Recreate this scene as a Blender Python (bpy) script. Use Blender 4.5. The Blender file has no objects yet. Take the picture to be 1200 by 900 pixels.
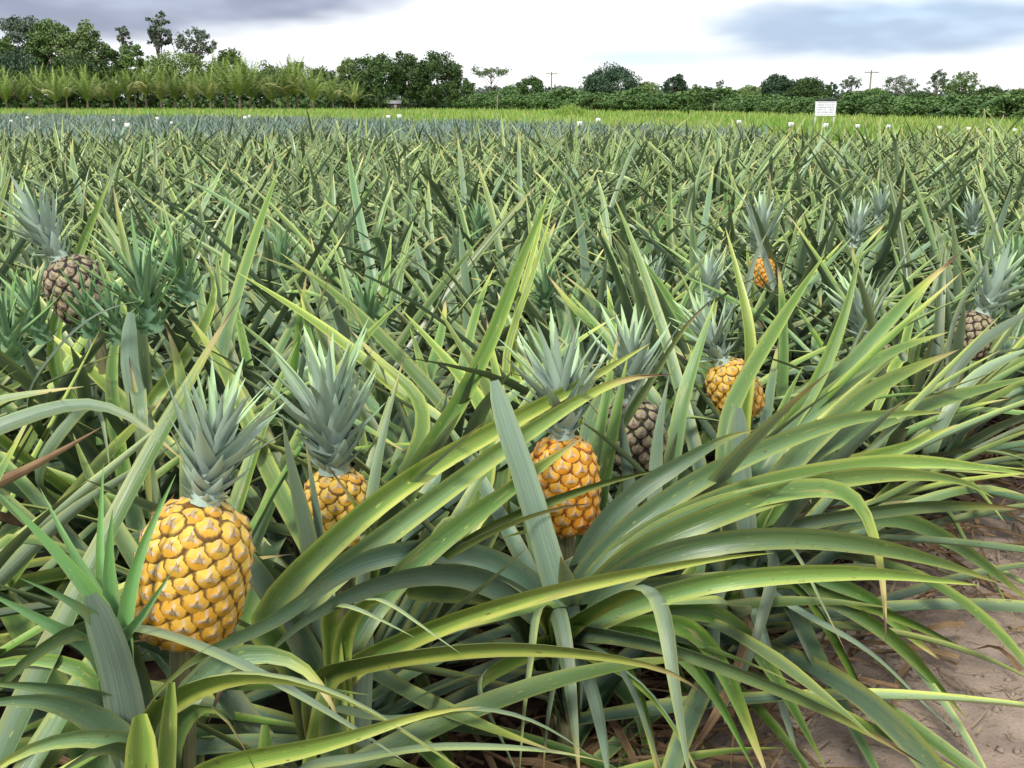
import bpy, math, random
import numpy as np
from mathutils import Vector, Matrix

R = math.radians
random.seed(7); rng = np.random.default_rng(7)
scene = bpy.context.scene
col = scene.collection

# ------------------------------------------------------------------ camera
CAM_H, PITCH, FPX = 1.3, R(15.63), 1180.0
cam_d = bpy.data.cameras.new('camera')
cam_d.sensor_width = 36.0; cam_d.lens = 36.0 * FPX / 1200.0
cam_d.clip_start = 0.05; cam_d.clip_end = 3000
cam = bpy.data.objects.new('camera', cam_d); col.objects.link(cam)
cam.location = (0, 0, CAM_H); cam.rotation_euler = (R(90) - PITCH, 0, 0)
scene.camera = cam
CPc, SPc = math.cos(PITCH), math.sin(PITCH)

# ------------------------------------------------------------------ world, sun, exposure
SUN_EL, SUN_AZ = R(47), R(203)        # bright overcast, light from behind and left of the camera
scene.view_settings.view_transform = 'Standard'
scene.view_settings.look = 'None'
scene.view_settings.gamma = 1.0
scene.view_settings.exposure = 1.08
scene.cycles.max_bounces = 4
scene.cycles.diffuse_bounces = 1
scene.cycles.glossy_bounces = 2
scene.cycles.transmission_bounces = 2
scene.cycles.transparent_max_bounces = 4
scene.cycles.caustics_reflective = False
scene.cycles.caustics_refractive = False


class NT:
    """tiny helper for node trees"""
    def __init__(s, tree):
        s.t = tree
    def n(s, kind, **kw):
        x = s.t.nodes.new(kind)
        for k, v in kw.items():
            setattr(x, k, v)
        return x
    def put(s, sock, v):
        if hasattr(v, 'is_output'):
            s.t.links.new(v, sock)
        elif isinstance(v, (tuple, list)):
            sock.default_value = tuple(v) + ((1.0,) if len(v) == 3 and len(sock.default_value) == 4 else ())
        else:
            sock.default_value = v
    def m(s, op, a, b=0.0, c=None, clamp=False):
        x = s.n('ShaderNodeMath', operation=op, use_clamp=clamp)
        s.put(x.inputs[0], a); s.put(x.inputs[1], b)
        if c is not None:
            s.put(x.inputs[2], c)
        return x.outputs[0]
    def ss(s, a, lo, hi, o0=0.0, o1=1.0):
        x = s.n('ShaderNodeMapRange', interpolation_type='SMOOTHSTEP')
        s.put(x.inputs[0], a); s.put(x.inputs[1], lo); s.put(x.inputs[2], hi)
        s.put(x.inputs[3], o0); s.put(x.inputs[4], o1)
        return x.outputs[0]
    def mix(s, f, a, b, mode='MIX'):
        x = s.n('ShaderNodeMix', data_type='RGBA', blend_type=mode)
        s.put(x.inputs[0], f); s.put(x.inputs[6], a); s.put(x.inputs[7], b)
        return x.outputs[2]
    def xyz(s, x, y, z):
        c = s.n('ShaderNodeCombineXYZ')
        s.put(c.inputs[0], x); s.put(c.inputs[1], y); s.put(c.inputs[2], z)
        return c.outputs[0]
    def sep(s, v):
        c = s.n('ShaderNodeSeparateXYZ'); s.put(c.inputs[0], v)
        return c.outputs
    def noise(s, vec, scale, detail=2.0, rough=0.5, col=False):
        x = s.n('ShaderNodeTexNoise')
        if vec is not None:
            s.put(x.inputs['Vector'], vec)
        s.put(x.inputs['Scale'], scale); s.put(x.inputs['Detail'], detail); s.put(x.inputs['Roughness'], rough)
        return x.outputs['Color' if col else 'Fac']


world = bpy.data.worlds.new('World'); scene.world = world
world.use_nodes = True
world.cycles.sampling_method = 'MANUAL'; world.cycles.sample_map_resolution = 512
wt = NT(world.node_tree)
for x in list(wt.t.nodes):
    wt.t.nodes.remove(x)
sky = wt.n('ShaderNodeTexSky', sky_type='NISHITA')
sky.sun_disc = False; sky.sun_elevation = SUN_EL; sky.sun_rotation = SUN_AZ
geo = wt.n('ShaderNodeTexCoord')
dirv = geo.outputs['Generated']
dx, dy, dz = wt.sep(dirv)
az = wt.m('ARCTAN2', dx, dy)
el = wt.m('ARCSINE', dz)
# cloud deck in perspective (rows of cloud crowd together towards the horizon)
den = wt.m('ADD', wt.m('MAXIMUM', dz, 0.0), 0.10)
deck = wt.xyz(wt.m('DIVIDE', dx, den), wt.m('DIVIDE', dy, den), 3.7)
n1 = wt.noise(deck, 0.9, 2.0, 0.55)
n2 = wt.noise(wt.xyz(wt.m('MULTIPLY', az, 6.0), wt.m('MULTIPLY', el, 22.0), 1.3), 1.0, 3.0, 0.6)
warp = wt.m('MULTIPLY', wt.m('SUBTRACT', n2, 0.5), 1.25)


def cloud_mass(a0, e0, ra, re, slope, w=1.0, lo=0.75, hi=1.15):
    da = wt.m('DIVIDE', wt.m('SUBTRACT', az, a0), ra)
    de = wt.m('DIVIDE', wt.m('SUBTRACT', wt.m('SUBTRACT', el, e0), wt.m('MULTIPLY', wt.m('SUBTRACT', az, a0), slope)), re)
    r = wt.m('SQRT', wt.m('ADD', wt.m('MULTIPLY', da, da), wt.m('MULTIPLY', de, de)))
    r = wt.m('ADD', r, wt.m('MULTIPLY', warp, w))
    return wt.ss(r, lo, hi, 1.0, 0.0)


dark1 = cloud_mass(-0.29, 0.116, 0.34, 0.064, 0.10, 0.50, 0.70, 1.12)
dark2 = cloud_mass(0.345, 0.064, 0.185, 0.029, 0.02, 0.75, 0.50, 1.20)
pale3 = cloud_mass(0.13, 0.040, 0.085, 0.009, 0.0, 0.6, 0.4, 1.3)
deckgrey = wt.ss(n1, 0.47, 0.66)
deckgrey = wt.m('MULTIPLY', deckgrey, wt.ss(el, 0.12, 0.30))      # the rest of the deck overhead
white = wt.mix(wt.ss(n2, 0.3, 0.75), (1.10, 1.10, 1.12), (0.92, 0.95, 1.0))
c = wt.mix(wt.m('MULTIPLY', deckgrey, 0.6), white, (0.52, 0.56, 0.68))
greyc = wt.mix(wt.ss(n2, 0.36, 0.66), (0.25, 0.27, 0.40), (0.42, 0.46, 0.60))
c = wt.mix(wt.m('MULTIPLY', dark1, 0.97), c, greyc)
bluec = wt.mix(wt.ss(n2, 0.40, 0.62), (0.34, 0.46, 0.66), (0.52, 0.68, 0.90))
c = wt.mix(wt.m('MULTIPLY', dark2, 0.92), c, bluec)
c = wt.mix(wt.m('MULTIPLY', pale3, 0.55), c, (0.50, 0.68, 0.85))
bg1 = wt.n('ShaderNodeBackground'); wt.put(bg1.inputs[0], c); bg1.inputs[1].default_value = 0.56
bg2 = wt.n('ShaderNodeBackground'); wt.put(bg2.inputs[0], sky.outputs[0]); bg2.inputs[1].default_value = 0.08
mixs = wt.n('ShaderNodeMixShader'); mixs.inputs[0].default_value = 0.88
wt.t.links.new(bg2.outputs[0], mixs.inputs[1]); wt.t.links.new(bg1.outputs[0], mixs.inputs[2])
wo = wt.n('ShaderNodeOutputWorld'); wt.t.links.new(mixs.outputs[0], wo.inputs[0])

sun_d = bpy.data.lights.new('sun', 'SUN'); sun_d.energy = 1.5; sun_d.angle = R(10); sun_d.color = (1.0, 0.95, 0.86)
sun = bpy.data.objects.new('sun', sun_d); col.objects.link(sun)
sdir = Vector((math.sin(SUN_AZ) * math.cos(SUN_EL), math.cos(SUN_AZ) * math.cos(SUN_EL), math.sin(SUN_EL)))
sun.rotation_euler = (-sdir).to_track_quat('-Z', 'Y').to_euler()


# ------------------------------------------------------------------ helpers
def W(px, py, d):
    """world point seen at photo pixel (px,py) at depth d along the lens axis"""
    a = (px - 600) / FPX; b = -(py - 450) / FPX
    return np.array((a * d, (CPc + b * SPc) * d, CAM_H + (-SPc + b * CPc) * d))


def proj(p):
    p = np.asarray(p, float)
    x = p[..., 0]; y = p[..., 1]; z = p[..., 2] - CAM_H
    d = y * CPc - z * SPc; u = y * SPc + z * CPc
    dd = np.where(np.abs(d) < 1e-4, 1e-4, d)
    return 600 + FPX * x / dd, 450 - FPX * u / dd, d


def G(px, D, z=0.0):
    """ground point at forward distance D in the column of pixel px (far things)"""
    return np.array(((px - 600) / FPX * (D * CPc + CAM_H * SPc), D, z))


def tag(o, label=None, cat=None, group=None, kind=None):
    if label: o['label'] = label
    if cat: o['category'] = cat
    if group: o['group'] = group
    if kind: o['kind'] = kind
    return o


def empty(name, loc=(0, 0, 0), label=None, cat=None, group=None):
    o = bpy.data.objects.new(name, None); col.objects.link(o); o.location = tuple(loc)
    o.empty_display_size = 0.1
    return tag(o, label, cat, group)


def link(name, me, parent=None, mat=None):
    o = bpy.data.objects.new(name, me); col.objects.link(o)
    if parent is not None: o.parent = parent
    if mat is not None and not me.materials: me.materials.append(mat)
    return o


def mesh(name, V, F, uv=None, rnd=None, mat=None, smooth=True, mats=None, midx=None):
    """V (n,3); F (k,3|4) array or list; uv/rnd per-vertex"""
    me = bpy.data.meshes.new(name)
    V = np.asarray(V, np.float32)
    if isinstance(F, np.ndarray):
        k, c_ = F.shape
        me.vertices.add(len(V)); me.vertices.foreach_set('co', V.ravel())
        me.loops.add(k * c_); me.loops.foreach_set('vertex_index', F.astype(np.int32).ravel())
        me.polygons.add(k)
        me.polygons.foreach_set('loop_start', np.arange(0, k * c_, c_, dtype=np.int32))
        me.polygons.foreach_set('loop_total', np.full(k, c_, np.int32))
        me.update(calc_edges=True)
        li = F.astype(np.int32).ravel()
    else:
        me.from_pydata([tuple(map(float, v)) for v in V], [], [tuple(int(i) for i in f) for f in F])
        li = np.zeros(len(me.loops), np.int32); me.loops.foreach_get('vertex_index', li)
    if uv is not None:
        l = me.uv_layers.new(name='UVMap'); l.data.foreach_set('uv', np.asarray(uv, np.float32)[li].ravel())
    if rnd is not None:
        l = me.uv_layers.new(name='rnd'); l.data.foreach_set('uv', np.asarray(rnd, np.float32)[li].ravel())
    if smooth:
        me.polygons.foreach_set('use_smooth', np.ones(len(me.polygons), bool))
    if mats:
        for x in mats: me.materials.append(x)
        if midx is not None: me.polygons.foreach_set('material_index', np.asarray(midx, np.int32))
    elif mat: me.materials.append(mat)
    return me


class Acc:
    """accumulates geometry (same face size) into one mesh"""
    def __init__(s):
        s.V = []; s.F = []; s.U = []; s.Q = []; s.n = 0
    def add(s, V, F, U=None, Q=None):
        V = np.asarray(V); s.V.append(V); s.F.append(np.asarray(F) + s.n); s.n += len(V)
        s.U.append(U if U is not None else np.zeros((len(V), 2)))
        s.Q.append(Q if Q is not None else np.zeros((len(V), 2)))
    def mesh(s, name, mat, smooth=True):
        return mesh(name, np.concatenate(s.V), np.concatenate(s.F), np.concatenate(s.U), np.concatenate(s.Q), mat, smooth)


def nrmz(a):
    return a / np.maximum(np.linalg.norm(a, axis=-1, keepdims=True), 1e-9)


def tube(pts, rad, k=6):
    pts = np.asarray(pts, float); n = len(pts)
    T = nrmz(np.gradient(pts, axis=0))
    ref = np.where(np.abs(T[:, 2:3]) > 0.9, np.array([[1., 0, 0]]), np.array([[0, 0, 1.]]))
    A = nrmz(np.cross(T, ref)); B = np.cross(T, A)
    th = np.linspace(0, 2 * np.pi, k, endpoint=False)
    rad = np.broadcast_to(np.asarray(rad, float), (n,))
    V = (pts[:, None] + rad[:, None, None] * (np.cos(th)[None, :, None] * A[:, None] + np.sin(th)[None, :, None] * B[:, None])).reshape(-1, 3)
    F = []
    for i in range(n - 1):
        for j in range(k):
            F.append((i * k + j, i * k + (j + 1) % k, (i + 1) * k + (j + 1) % k, (i + 1) * k + j))
    U = np.stack([np.tile(np.arange(k) / k, n), np.repeat(np.linspace(0, 1, n), k)], 1)
    return V, np.array(F), U


def boxg(x0, x1, y0, y1, z0, z1):
    V = np.array([(x, y, z) for z in (z0, z1) for y in (y0, y1) for x in (x0, x1)], float)
    F = np.array([(0, 2, 3, 1), (4, 5, 7, 6), (0, 1, 5, 4), (2, 6, 7, 3), (0, 4, 6, 2), (1, 3, 7, 5)])
    return V, F


# ------------------------------------------------------------------ materials
def mat_new(name):
    m = bpy.data.materials.new(name); m.use_nodes = True
    t = NT(m.node_tree)
    b = t.t.nodes['Principled BSDF']
    return m, t, b


def leaf_material(name, glauc, green, yell, under, straw=(0.50, 0.43, 0.17), brown=(0.12, 0.065, 0.035), rough=0.36, tip=0.95, edge_amt=0.85, mid_amt=0.85, bump=True, vlo=0.46, vhi=1.24, band=0.50):
    m, t, b = mat_new(name)
    uv = t.n('ShaderNodeUVMap', uv_map='UVMap').outputs[0]
    rn = t.n('ShaderNodeUVMap', uv_map='rnd').outputs[0]
    u, v, _ = t.sep(uv); yn, gl, _ = t.sep(rn)
    oi = t.n('ShaderNodeObjectInfo').outputs['Random']
    seed = t.m('ADD', t.m('MULTIPLY', oi, 37.0), t.m('MULTIPLY', yn, 91.0))
    edge = t.m('MULTIPLY', t.m('ABSOLUTE', t.m('SUBTRACT', u, 0.5)), 2.0)
    stripe = t.noise(t.xyz(t.m('MULTIPLY', u, 26.0), t.m('MULTIPLY', v, 2.6), seed), 1.0, 2.0, 0.75)
    blot = t.noise(t.xyz(t.m('MULTIPLY', u, 3.0), t.m('MULTIPLY', v, 9.0), seed), 1.0, 2.5, 0.65)
    f1 = t.m('ADD', t.m('SUBTRACT', t.m('MULTIPLY', v, 1.5), t.m('MULTIPLY', gl, 1.1)), t.m('MULTIPLY', t.m('SUBTRACT', stripe, 0.4), 0.9))
    base = t.mix(t.ss(f1, -0.15, 0.85), glauc, green)
    base = t.mix(t.m('MULTIPLY', t.ss(stripe, 0.42, 0.64, 0.0, 0.75), t.m('ADD', gl, 0.15)), base, glauc)
    base = t.mix(t.ss(stripe, 0.46, 0.30, 0.0, 0.45), base, tuple(x * 0.45 for x in green))
    # channel down the middle: deeper green than the margins, groove shade painted in too
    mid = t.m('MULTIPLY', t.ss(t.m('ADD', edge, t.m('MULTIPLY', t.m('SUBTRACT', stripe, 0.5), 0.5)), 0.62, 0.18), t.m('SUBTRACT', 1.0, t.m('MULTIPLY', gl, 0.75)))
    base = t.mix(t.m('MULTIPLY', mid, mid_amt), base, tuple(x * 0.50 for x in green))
    # pale margins and yellowing, worn in from the edges
    ey = t.ss(t.m('ADD', edge, t.m('MULTIPLY', t.m('SUBTRACT', blot, 0.5), 0.30)), band, 0.92)
    ya = t.m('MULTIPLY', yn, t.ss(t.m('ADD', v, t.m('MULTIPLY', t.m('SUBTRACT', blot, 0.5), 0.6)), 0.05, 0.85))
    yf = t.m('ADD', t.m('MULTIPLY', ey, t.m('ADD', t.m('MULTIPLY', yn, edge_amt), 0.14)), t.m('MULTIPLY', ya, 0.42), clamp=True)
    base = t.mix(yf, base, yell)
    rim = t.ss(edge, 0.93, 0.99, 0.0, 0.55)
    base = t.mix(rim, base, (0.42, 0.42, 0.20))
    base = t.mix(t.ss(blot, 0.60, 0.70, 0.0, 0.55), base, (0.33, 0.31, 0.11))
    spots = t.noise(t.xyz(t.m('MULTIPLY', u, 9.0), t.m('MULTIPLY', v, 60.0), seed), 1.0, 1.0, 0.5)
    base = t.mix(t.ss(spots, 0.71, 0.77, 0.0, 0.75), base, (0.12, 0.085, 0.035))
    base = t.mix(t.ss(spots, 0.30, 0.22, 0.0, 0.6), base, yell)
    # dry tip
    tv = t.m('ADD', v, t.m('MULTIPLY', t.m('SUBTRACT', blot, 0.5), 0.12))
    tv = t.m('ADD', tv, t.m('MULTIPLY', t.m('SUBTRACT', t.m('FRACT', t.m('MULTIPLY', seed, 3.7)), 0.75), 0.18))
    base = t.mix(t.ss(tv, tip - 0.12, tip, 0.0, 0.8), base, yell)
    base = t.mix(t.ss(tv, tip - 0.04, tip + 0.02), base, straw)
    base = t.mix(t.ss(tv, tip + 0.03, tip + 0.06), base, brown)
    bf = t.n('ShaderNodeNewGeometry').outputs['Backfacing']
    und = t.mix(t.ss(stripe, 0.36, 0.62), under, tuple(x * (0.66 if bump else 0.85) for x in under))
    und = t.mix(t.m('MULTIPLY', yf, 0.55), und, yell)
    und = t.mix(t.ss(tv, tip - 0.03, tip + 0.03), und, straw)
    base = t.mix(t.m('MULTIPLY', bf, 0.8), base, und)
    # each leaf a little lighter or darker
    val = t.m('ADD', vlo, t.m('MULTIPLY', t.m('FRACT', t.m('MULTIPLY', seed, 5.31)), vhi - vlo))
    base = t.mix(1.0, base, t.xyz(val, val, val), 'MULTIPLY')
    t.put(b.inputs['Base Color'], base)
    t.put(b.inputs['Roughness'], t.m('ADD', rough, t.m('MULTIPLY', t.m('SUBTRACT', blot, 0.5), 0.3)))
    b.inputs['Specular IOR Level'].default_value = 0.5
    if bump:
        bp = t.n('ShaderNodeBump'); bp.inputs['Strength'].default_value = 0.4; bp.inputs['Distance'].default_value = 0.002
        t.put(bp.inputs['Height'], stripe); t.put(b.inputs['Normal'], bp.outputs[0])
    return m


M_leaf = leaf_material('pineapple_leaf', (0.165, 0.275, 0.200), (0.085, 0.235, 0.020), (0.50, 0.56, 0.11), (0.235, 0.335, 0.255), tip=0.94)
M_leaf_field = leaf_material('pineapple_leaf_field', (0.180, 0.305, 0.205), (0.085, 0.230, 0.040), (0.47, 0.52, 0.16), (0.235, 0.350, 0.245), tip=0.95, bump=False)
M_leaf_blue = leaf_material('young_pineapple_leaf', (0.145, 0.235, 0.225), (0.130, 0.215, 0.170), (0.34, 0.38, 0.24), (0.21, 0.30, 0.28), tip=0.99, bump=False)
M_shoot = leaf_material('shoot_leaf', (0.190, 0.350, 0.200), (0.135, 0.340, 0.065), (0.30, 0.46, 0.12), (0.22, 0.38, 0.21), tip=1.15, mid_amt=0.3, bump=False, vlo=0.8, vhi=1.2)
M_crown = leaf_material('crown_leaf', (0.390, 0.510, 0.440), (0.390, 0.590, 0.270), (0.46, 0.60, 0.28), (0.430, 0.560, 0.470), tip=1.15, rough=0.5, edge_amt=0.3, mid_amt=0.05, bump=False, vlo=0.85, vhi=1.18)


def dry_material(name, a, b_, rough=0.75):
    m, t, b = mat_new(name)
    tc = t.n('ShaderNodeTexCoord').outputs['Object']
    oi = t.n('ShaderNodeObjectInfo').outputs['Random']
    uv = t.n('ShaderNodeUVMap', uv_map='UVMap').outputs[0]
    u, v, _ = t.sep(uv)
    st = t.noise(t.xyz(t.m('MULTIPLY', u, 20.0), t.m('MULTIPLY', v, 3.0), t.m('MULTIPLY', oi, 20.0)), 1.0, 3.0)
    bl = t.noise(tc, 14.0, 3.0)
    t.put(b.inputs['Base Color'], t.mix(t.ss(t.m('ADD', t.m('MULTIPLY', st, 0.6), t.m('MULTIPLY', bl, 0.4)), 0.3, 0.68), a, b_))
    b.inputs['Roughness'].default_value = rough
    b.inputs['Specular IOR Level'].default_value = 0.2
    return m


M_dry = dry_material('dry_leaf', (0.10, 0.050, 0.030), (0.36, 0.25, 0.13))
M_straw = dry_material('straw', (0.20, 0.14, 0.085), (0.48, 0.38, 0.25))
M_stem = dry_material('stem', (0.12, 0.12, 0.06), (0.28, 0.27, 0.14), 0.6)


def eye_material(name, flesh_hi, flesh_lo, seam, bract, star=(0.66, 0.52, 0.38), seam0=0.75):
    m, t, b = mat_new(name)
    uv = t.n('ShaderNodeUVMap', uv_map='UVMap').outputs[0]
    rn = t.n('ShaderNodeUVMap', uv_map='rnd').outputs[0]
    r, yy, _ = t.sep(uv); x2, y2, _ = t.sep(rn)
    oi = t.n('ShaderNodeObjectInfo').outputs['Random']
    seed = t.m('MULTIPLY', oi, 53.0)
    nz = t.noise(t.xyz(t.m('MULTIPLY', x2, 3.2), t.m('MULTIPLY', y2, 3.2), seed), 1.0, 4.0, 0.65)
    nb = t.noise(t.xyz(t.m('MULTIPLY', x2, 1.1), t.m('MULTIPLY', y2, 1.1), seed), 1.0, 2.0)
    oc = t.sep(t.n('ShaderNodeObjectInfo').outputs['Color'])[0]
    flesh_hi = t.mix(t.ss(oc, 0.1, 0.75), flesh_lo, flesh_hi)
    c = t.mix(t.ss(t.m('ADD', yy, t.m('MULTIPLY', t.m('SUBTRACT', nb, 0.5), 1.2)), 0.15, 0.75), flesh_lo, flesh_hi)
    # pale papery star round the middle: arms along the ridges
    ang = t.m('ARCTAN2', y2, x2)
    arms = t.m('POWER', t.m('ABSOLUTE', t.m('COSINE', t.m('ADD', t.m('MULTIPLY', ang, 1.5), 0.785))), 4.0)
    lim = t.m('ADD', t.m('ADD', 0.12, t.m('MULTIPLY', arms, 0.55)), t.m('MULTIPLY', t.m('SUBTRACT', nz, 0.5), 1.1))
    c = t.mix(t.ss(t.m('SUBTRACT', lim, r), -0.03, 0.14, 0.0, 0.70), c, star)
    c = t.mix(t.ss(t.m('ADD', r, t.m('MULTIPLY', t.m('SUBTRACT', nz, 0.5), 0.35)), seam0, seam0 + 0.2), c, seam)
    c = t.mix(t.ss(nb, 0.58, 0.72, 0.0, 0.35), c, (0.36, 0.34, 0.05))
    c = t.mix(t.ss(nz, 0.62, 0.74, 0.0, 0.6), c, seam)
    c = t.mix(t.ss(r, 1.4, 1.6), c, bract)
    t.put(b.inputs['Base Color'], c)
    t.put(b.inputs['Roughness'], t.m('ADD', 0.50, t.m('MULTIPLY', nz, 0.3)))
    b.inputs['Specular IOR Level'].default_value = 0.45
    b.inputs['Subsurface Weight'].default_value = 0.0
    bp = t.n('ShaderNodeBump'); bp.inputs['Strength'].default_value = 0.5; bp.inputs['Distance'].default_value = 0.0018
    t.put(bp.inputs['Height'], nz); t.put(b.inputs['Normal'], bp.outputs[0])
    return m


def plain(name, c, rough=0.7, spec=0.3, noise_amt=0.15, scale=8.0):
    m, t, b = mat_new(name)
    tc = t.n('ShaderNodeTexCoord').outputs['Object']
    nz = t.noise(tc, scale, 4.0, 0.6)
    a = tuple(x * (1 - noise_amt) for x in c); d = tuple(min(1, x * (1 + noise_amt)) for x in c)
    t.put(b.inputs['Base Color'], t.mix(t.ss(nz, 0.3, 0.7), a, d))
    b.inputs['Roughness'].default_value = rough; b.inputs['Specular IOR Level'].default_value = spec
    return m


RIPE = dict(
    golden=(eye_material('golden_eye', (0.82, 0.56, 0.095), (0.66, 0.33, 0.025), (0.16, 0.085, 0.018), (0.45, 0.33, 0.19)), plain('golden_rind', (0.22, 0.09, 0.012), 0.7)),
    orange=(eye_material('orange_eye', (0.82, 0.46, 0.045), (0.70, 0.28, 0.015), (0.26, 0.075, 0.010), (0.55, 0.38, 0.20)), plain('orange_rind', (0.30, 0.10, 0.012), 0.7)),
    dark=(eye_material('unripe_eye', (0.38, 0.34, 0.17), (0.21, 0.15, 0.095), (0.022, 0.014, 0.014), (0.30, 0.24, 0.19), star=(0.40, 0.33, 0.27), seam0=0.62), plain('unripe_rind', (0.030, 0.018, 0.016), 0.8)),
)


# soil
def soil_material(name, kind):
    m, t, b = mat_new(name)
    tc = t.n('ShaderNodeNewGeometry').outputs['Position']
    n_big = t.noise(tc, 1.3, 4.0, 0.6); n_mid = t.noise(tc, 9.0, 5.0, 0.65); n_fine = t.noise(tc, 120.0, 3.0, 0.6)
    if kind == 'sand':
        c = t.mix(t.ss(n_mid, 0.3, 0.7), (0.38, 0.295, 0.230), (0.54, 0.44, 0.355))
        c = t.mix(t.ss(n_big, 0.42, 0.62, 0.0, 0.55), c, (0.27, 0.20, 0.15))
        c = t.mix(t.ss(n_fine, 0.55, 0.75, 0.0, 0.5), c, (0.50, 0.40, 0.30))
        c = t.mix(t.ss(n_fine, 0.45, 0.25, 0.0, 0.5), c, (0.12, 0.08, 0.06))
    else:
        c = t.mix(t.ss(n_mid, 0.3, 0.7), (0.045, 0.030, 0.022), (0.11, 0.075, 0.052))
    t.put(b.inputs['Base Color'], c); b.inputs['Roughness'].default_value = 0.95
    b.inputs['Specular IOR Level'].default_value = 0.1
    bp = t.n('ShaderNodeBump'); bp.inputs['Strength'].default_value = 0.7; bp.inputs['Distance'].default_value = 0.01
    t.put(bp.inputs['Height'], t.m('ADD', n_mid, t.m('MULTIPLY', n_fine, 0.5))); t.put(b.inputs['Normal'], bp.outputs[0])
    return m


M_soil = soil_material('field_soil', 'soil')
M_sand = soil_material('sandy_path', 'sand')


def grass_material(name, a, b_, c_):
    m, t, b = mat_new(name)
    tc = t.n('ShaderNodeNewGeometry').outputs['Position']
    n1_ = t.noise(tc, 0.06, 3.0); n2_ = t.noise(tc, 0.5, 4.0, 0.65); n3_ = t.noise(tc, 4.0, 3.0)
    c = t.mix(t.ss(n2_, 0.35, 0.65), a, b_)
    c = t.mix(t.ss(n1_, 0.42, 0.6), c, c_)
    c = t.mix(t.ss(n3_, 0.35, 0.7, 0.0, 0.4), c, tuple(x * 0.5 for x in a))
    t.put(b.inputs['Base Color'], c); b.inputs['Roughness'].default_value = 0.9
    b.inputs['Specular IOR Level'].default_value = 0.15
    return m


M_grass = grass_material('meadow_grass', (0.16, 0.29, 0.05), (0.25, 0.35, 0.075), (0.32, 0.37, 0.11))


def foliage_material(name, a, b_, c_=None, rough=0.6):
    """a..b by leaf random; c_ a few odd leaves"""
    m, t, b = mat_new(name)
    rn = t.n('ShaderNodeUVMap', uv_map='rnd').outputs[0]
    r1, r2, _ = t.sep(rn)
    oi = t.n('ShaderNodeObjectInfo').outputs['Random']
    c = t.mix(r1, a, b_)
    if c_: c = t.mix(t.ss(r2, 0.72, 0.95), c, c_)
    val = t.m('ADD', 0.82, t.m('MULTIPLY', oi, 0.36))
    c = t.mix(1.0, c, t.xyz(val, val, val), 'MULTIPLY')
    t.put(b.inputs['Base Color'], c); b.inputs['Roughness'].default_value = rough
    b.inputs['Specular IOR Level'].default_value = 0.3
    return m


F_dark = foliage_material('dark_foliage', (0.034, 0.080, 0.026), (0.085, 0.150, 0.040), (0.13, 0.19, 0.06))
F_deep = foliage_material('deep_foliage', (0.030, 0.066, 0.040), (0.058, 0.110, 0.058), (0.09, 0.15, 0.07))
F_mid = foliage_material('mid_foliage', (0.070, 0.135, 0.040), (0.135, 0.220, 0.060), (0.19, 0.25, 0.09))
F_light = foliage_material('light_foliage', (0.110, 0.185, 0.055), (0.185, 0.260, 0.085), (0.22, 0.27, 0.11))
F_grey = foliage_material('grey_foliage', (0.095, 0.140, 0.095), (0.160, 0.205, 0.140), (0.20, 0.22, 0.17))
F_far = foliage_material('hazed_far_foliage', (0.080, 0.125, 0.095), (0.125, 0.170, 0.125), (0.14, 0.16, 0.15))  # distance haze painted into the leaf colour, greyer and bluer
F_shrub = foliage_material('shrub_foliage', (0.055, 0.125, 0.034), (0.125, 0.220, 0.060), (0.17, 0.26, 0.08))
F_palm = foliage_material('palm_frond', (0.150, 0.250, 0.045), (0.290, 0.390, 0.085), (0.36, 0.36, 0.13), 0.45)
F_lime = foliage_material('lime_grass', (0.17, 0.30, 0.04), (0.25, 0.38, 0.07), (0.30, 0.40, 0.10))
F_blade = foliage_material('grass_blade', (0.17, 0.32, 0.05), (0.30, 0.41, 0.09), (0.42, 0.43, 0.15))
M_bark = plain('bark', (0.16, 0.125, 0.095), 0.9, 0.1, 0.4, 3.0)
M_white = plain('white_paint', (0.80, 0.80, 0.80), 0.5, 0.4, 0.03, 6.0)
M_wood = plain('weathered_wood', (0.28, 0.24, 0.19), 0.85, 0.1, 0.3, 10.0)
M_darkmetal = plain('dark_trim', (0.03, 0.03, 0.045), 0.5, 0.4, 0.2)

# ------------------------------------------------------------------ ground
GR = Acc()
GR.add(np.array([(-900, -40, 0), (900, -40, 0), (900, 1500, 0), (-900, 1500, 0)], float), np.array([(0, 1, 2, 3)]))
o = link('ground', GR.mesh('ground', M_soil, False)); tag(o, kind='structure')
# meadow strip beyond the field
GR = Acc()
GR.add(np.array([(-700, 22, 0.004), (700, 22, 0.004), (700, 1200, 0.004), (-700, 1200, 0.004)], float), np.array([(0, 1, 2, 3)]))
o = link('meadow', GR.mesh('meadow', M_grass, False)); tag(o, kind='structure')


def vnoise(x, y, s=0):
    return (np.sin(x * 3.1 + 1.7 * np.sin(y * 2.3 + s)) * 0.5 + np.sin(y * 4.7 + 2.1 * np.sin(x * 3.7 + s * 2)) * 0.3
            + np.sin(x * 11 + y * 7 + s) * 0.12 + np.sin(x * 17 - y * 23 + s) * 0.08)


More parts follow.
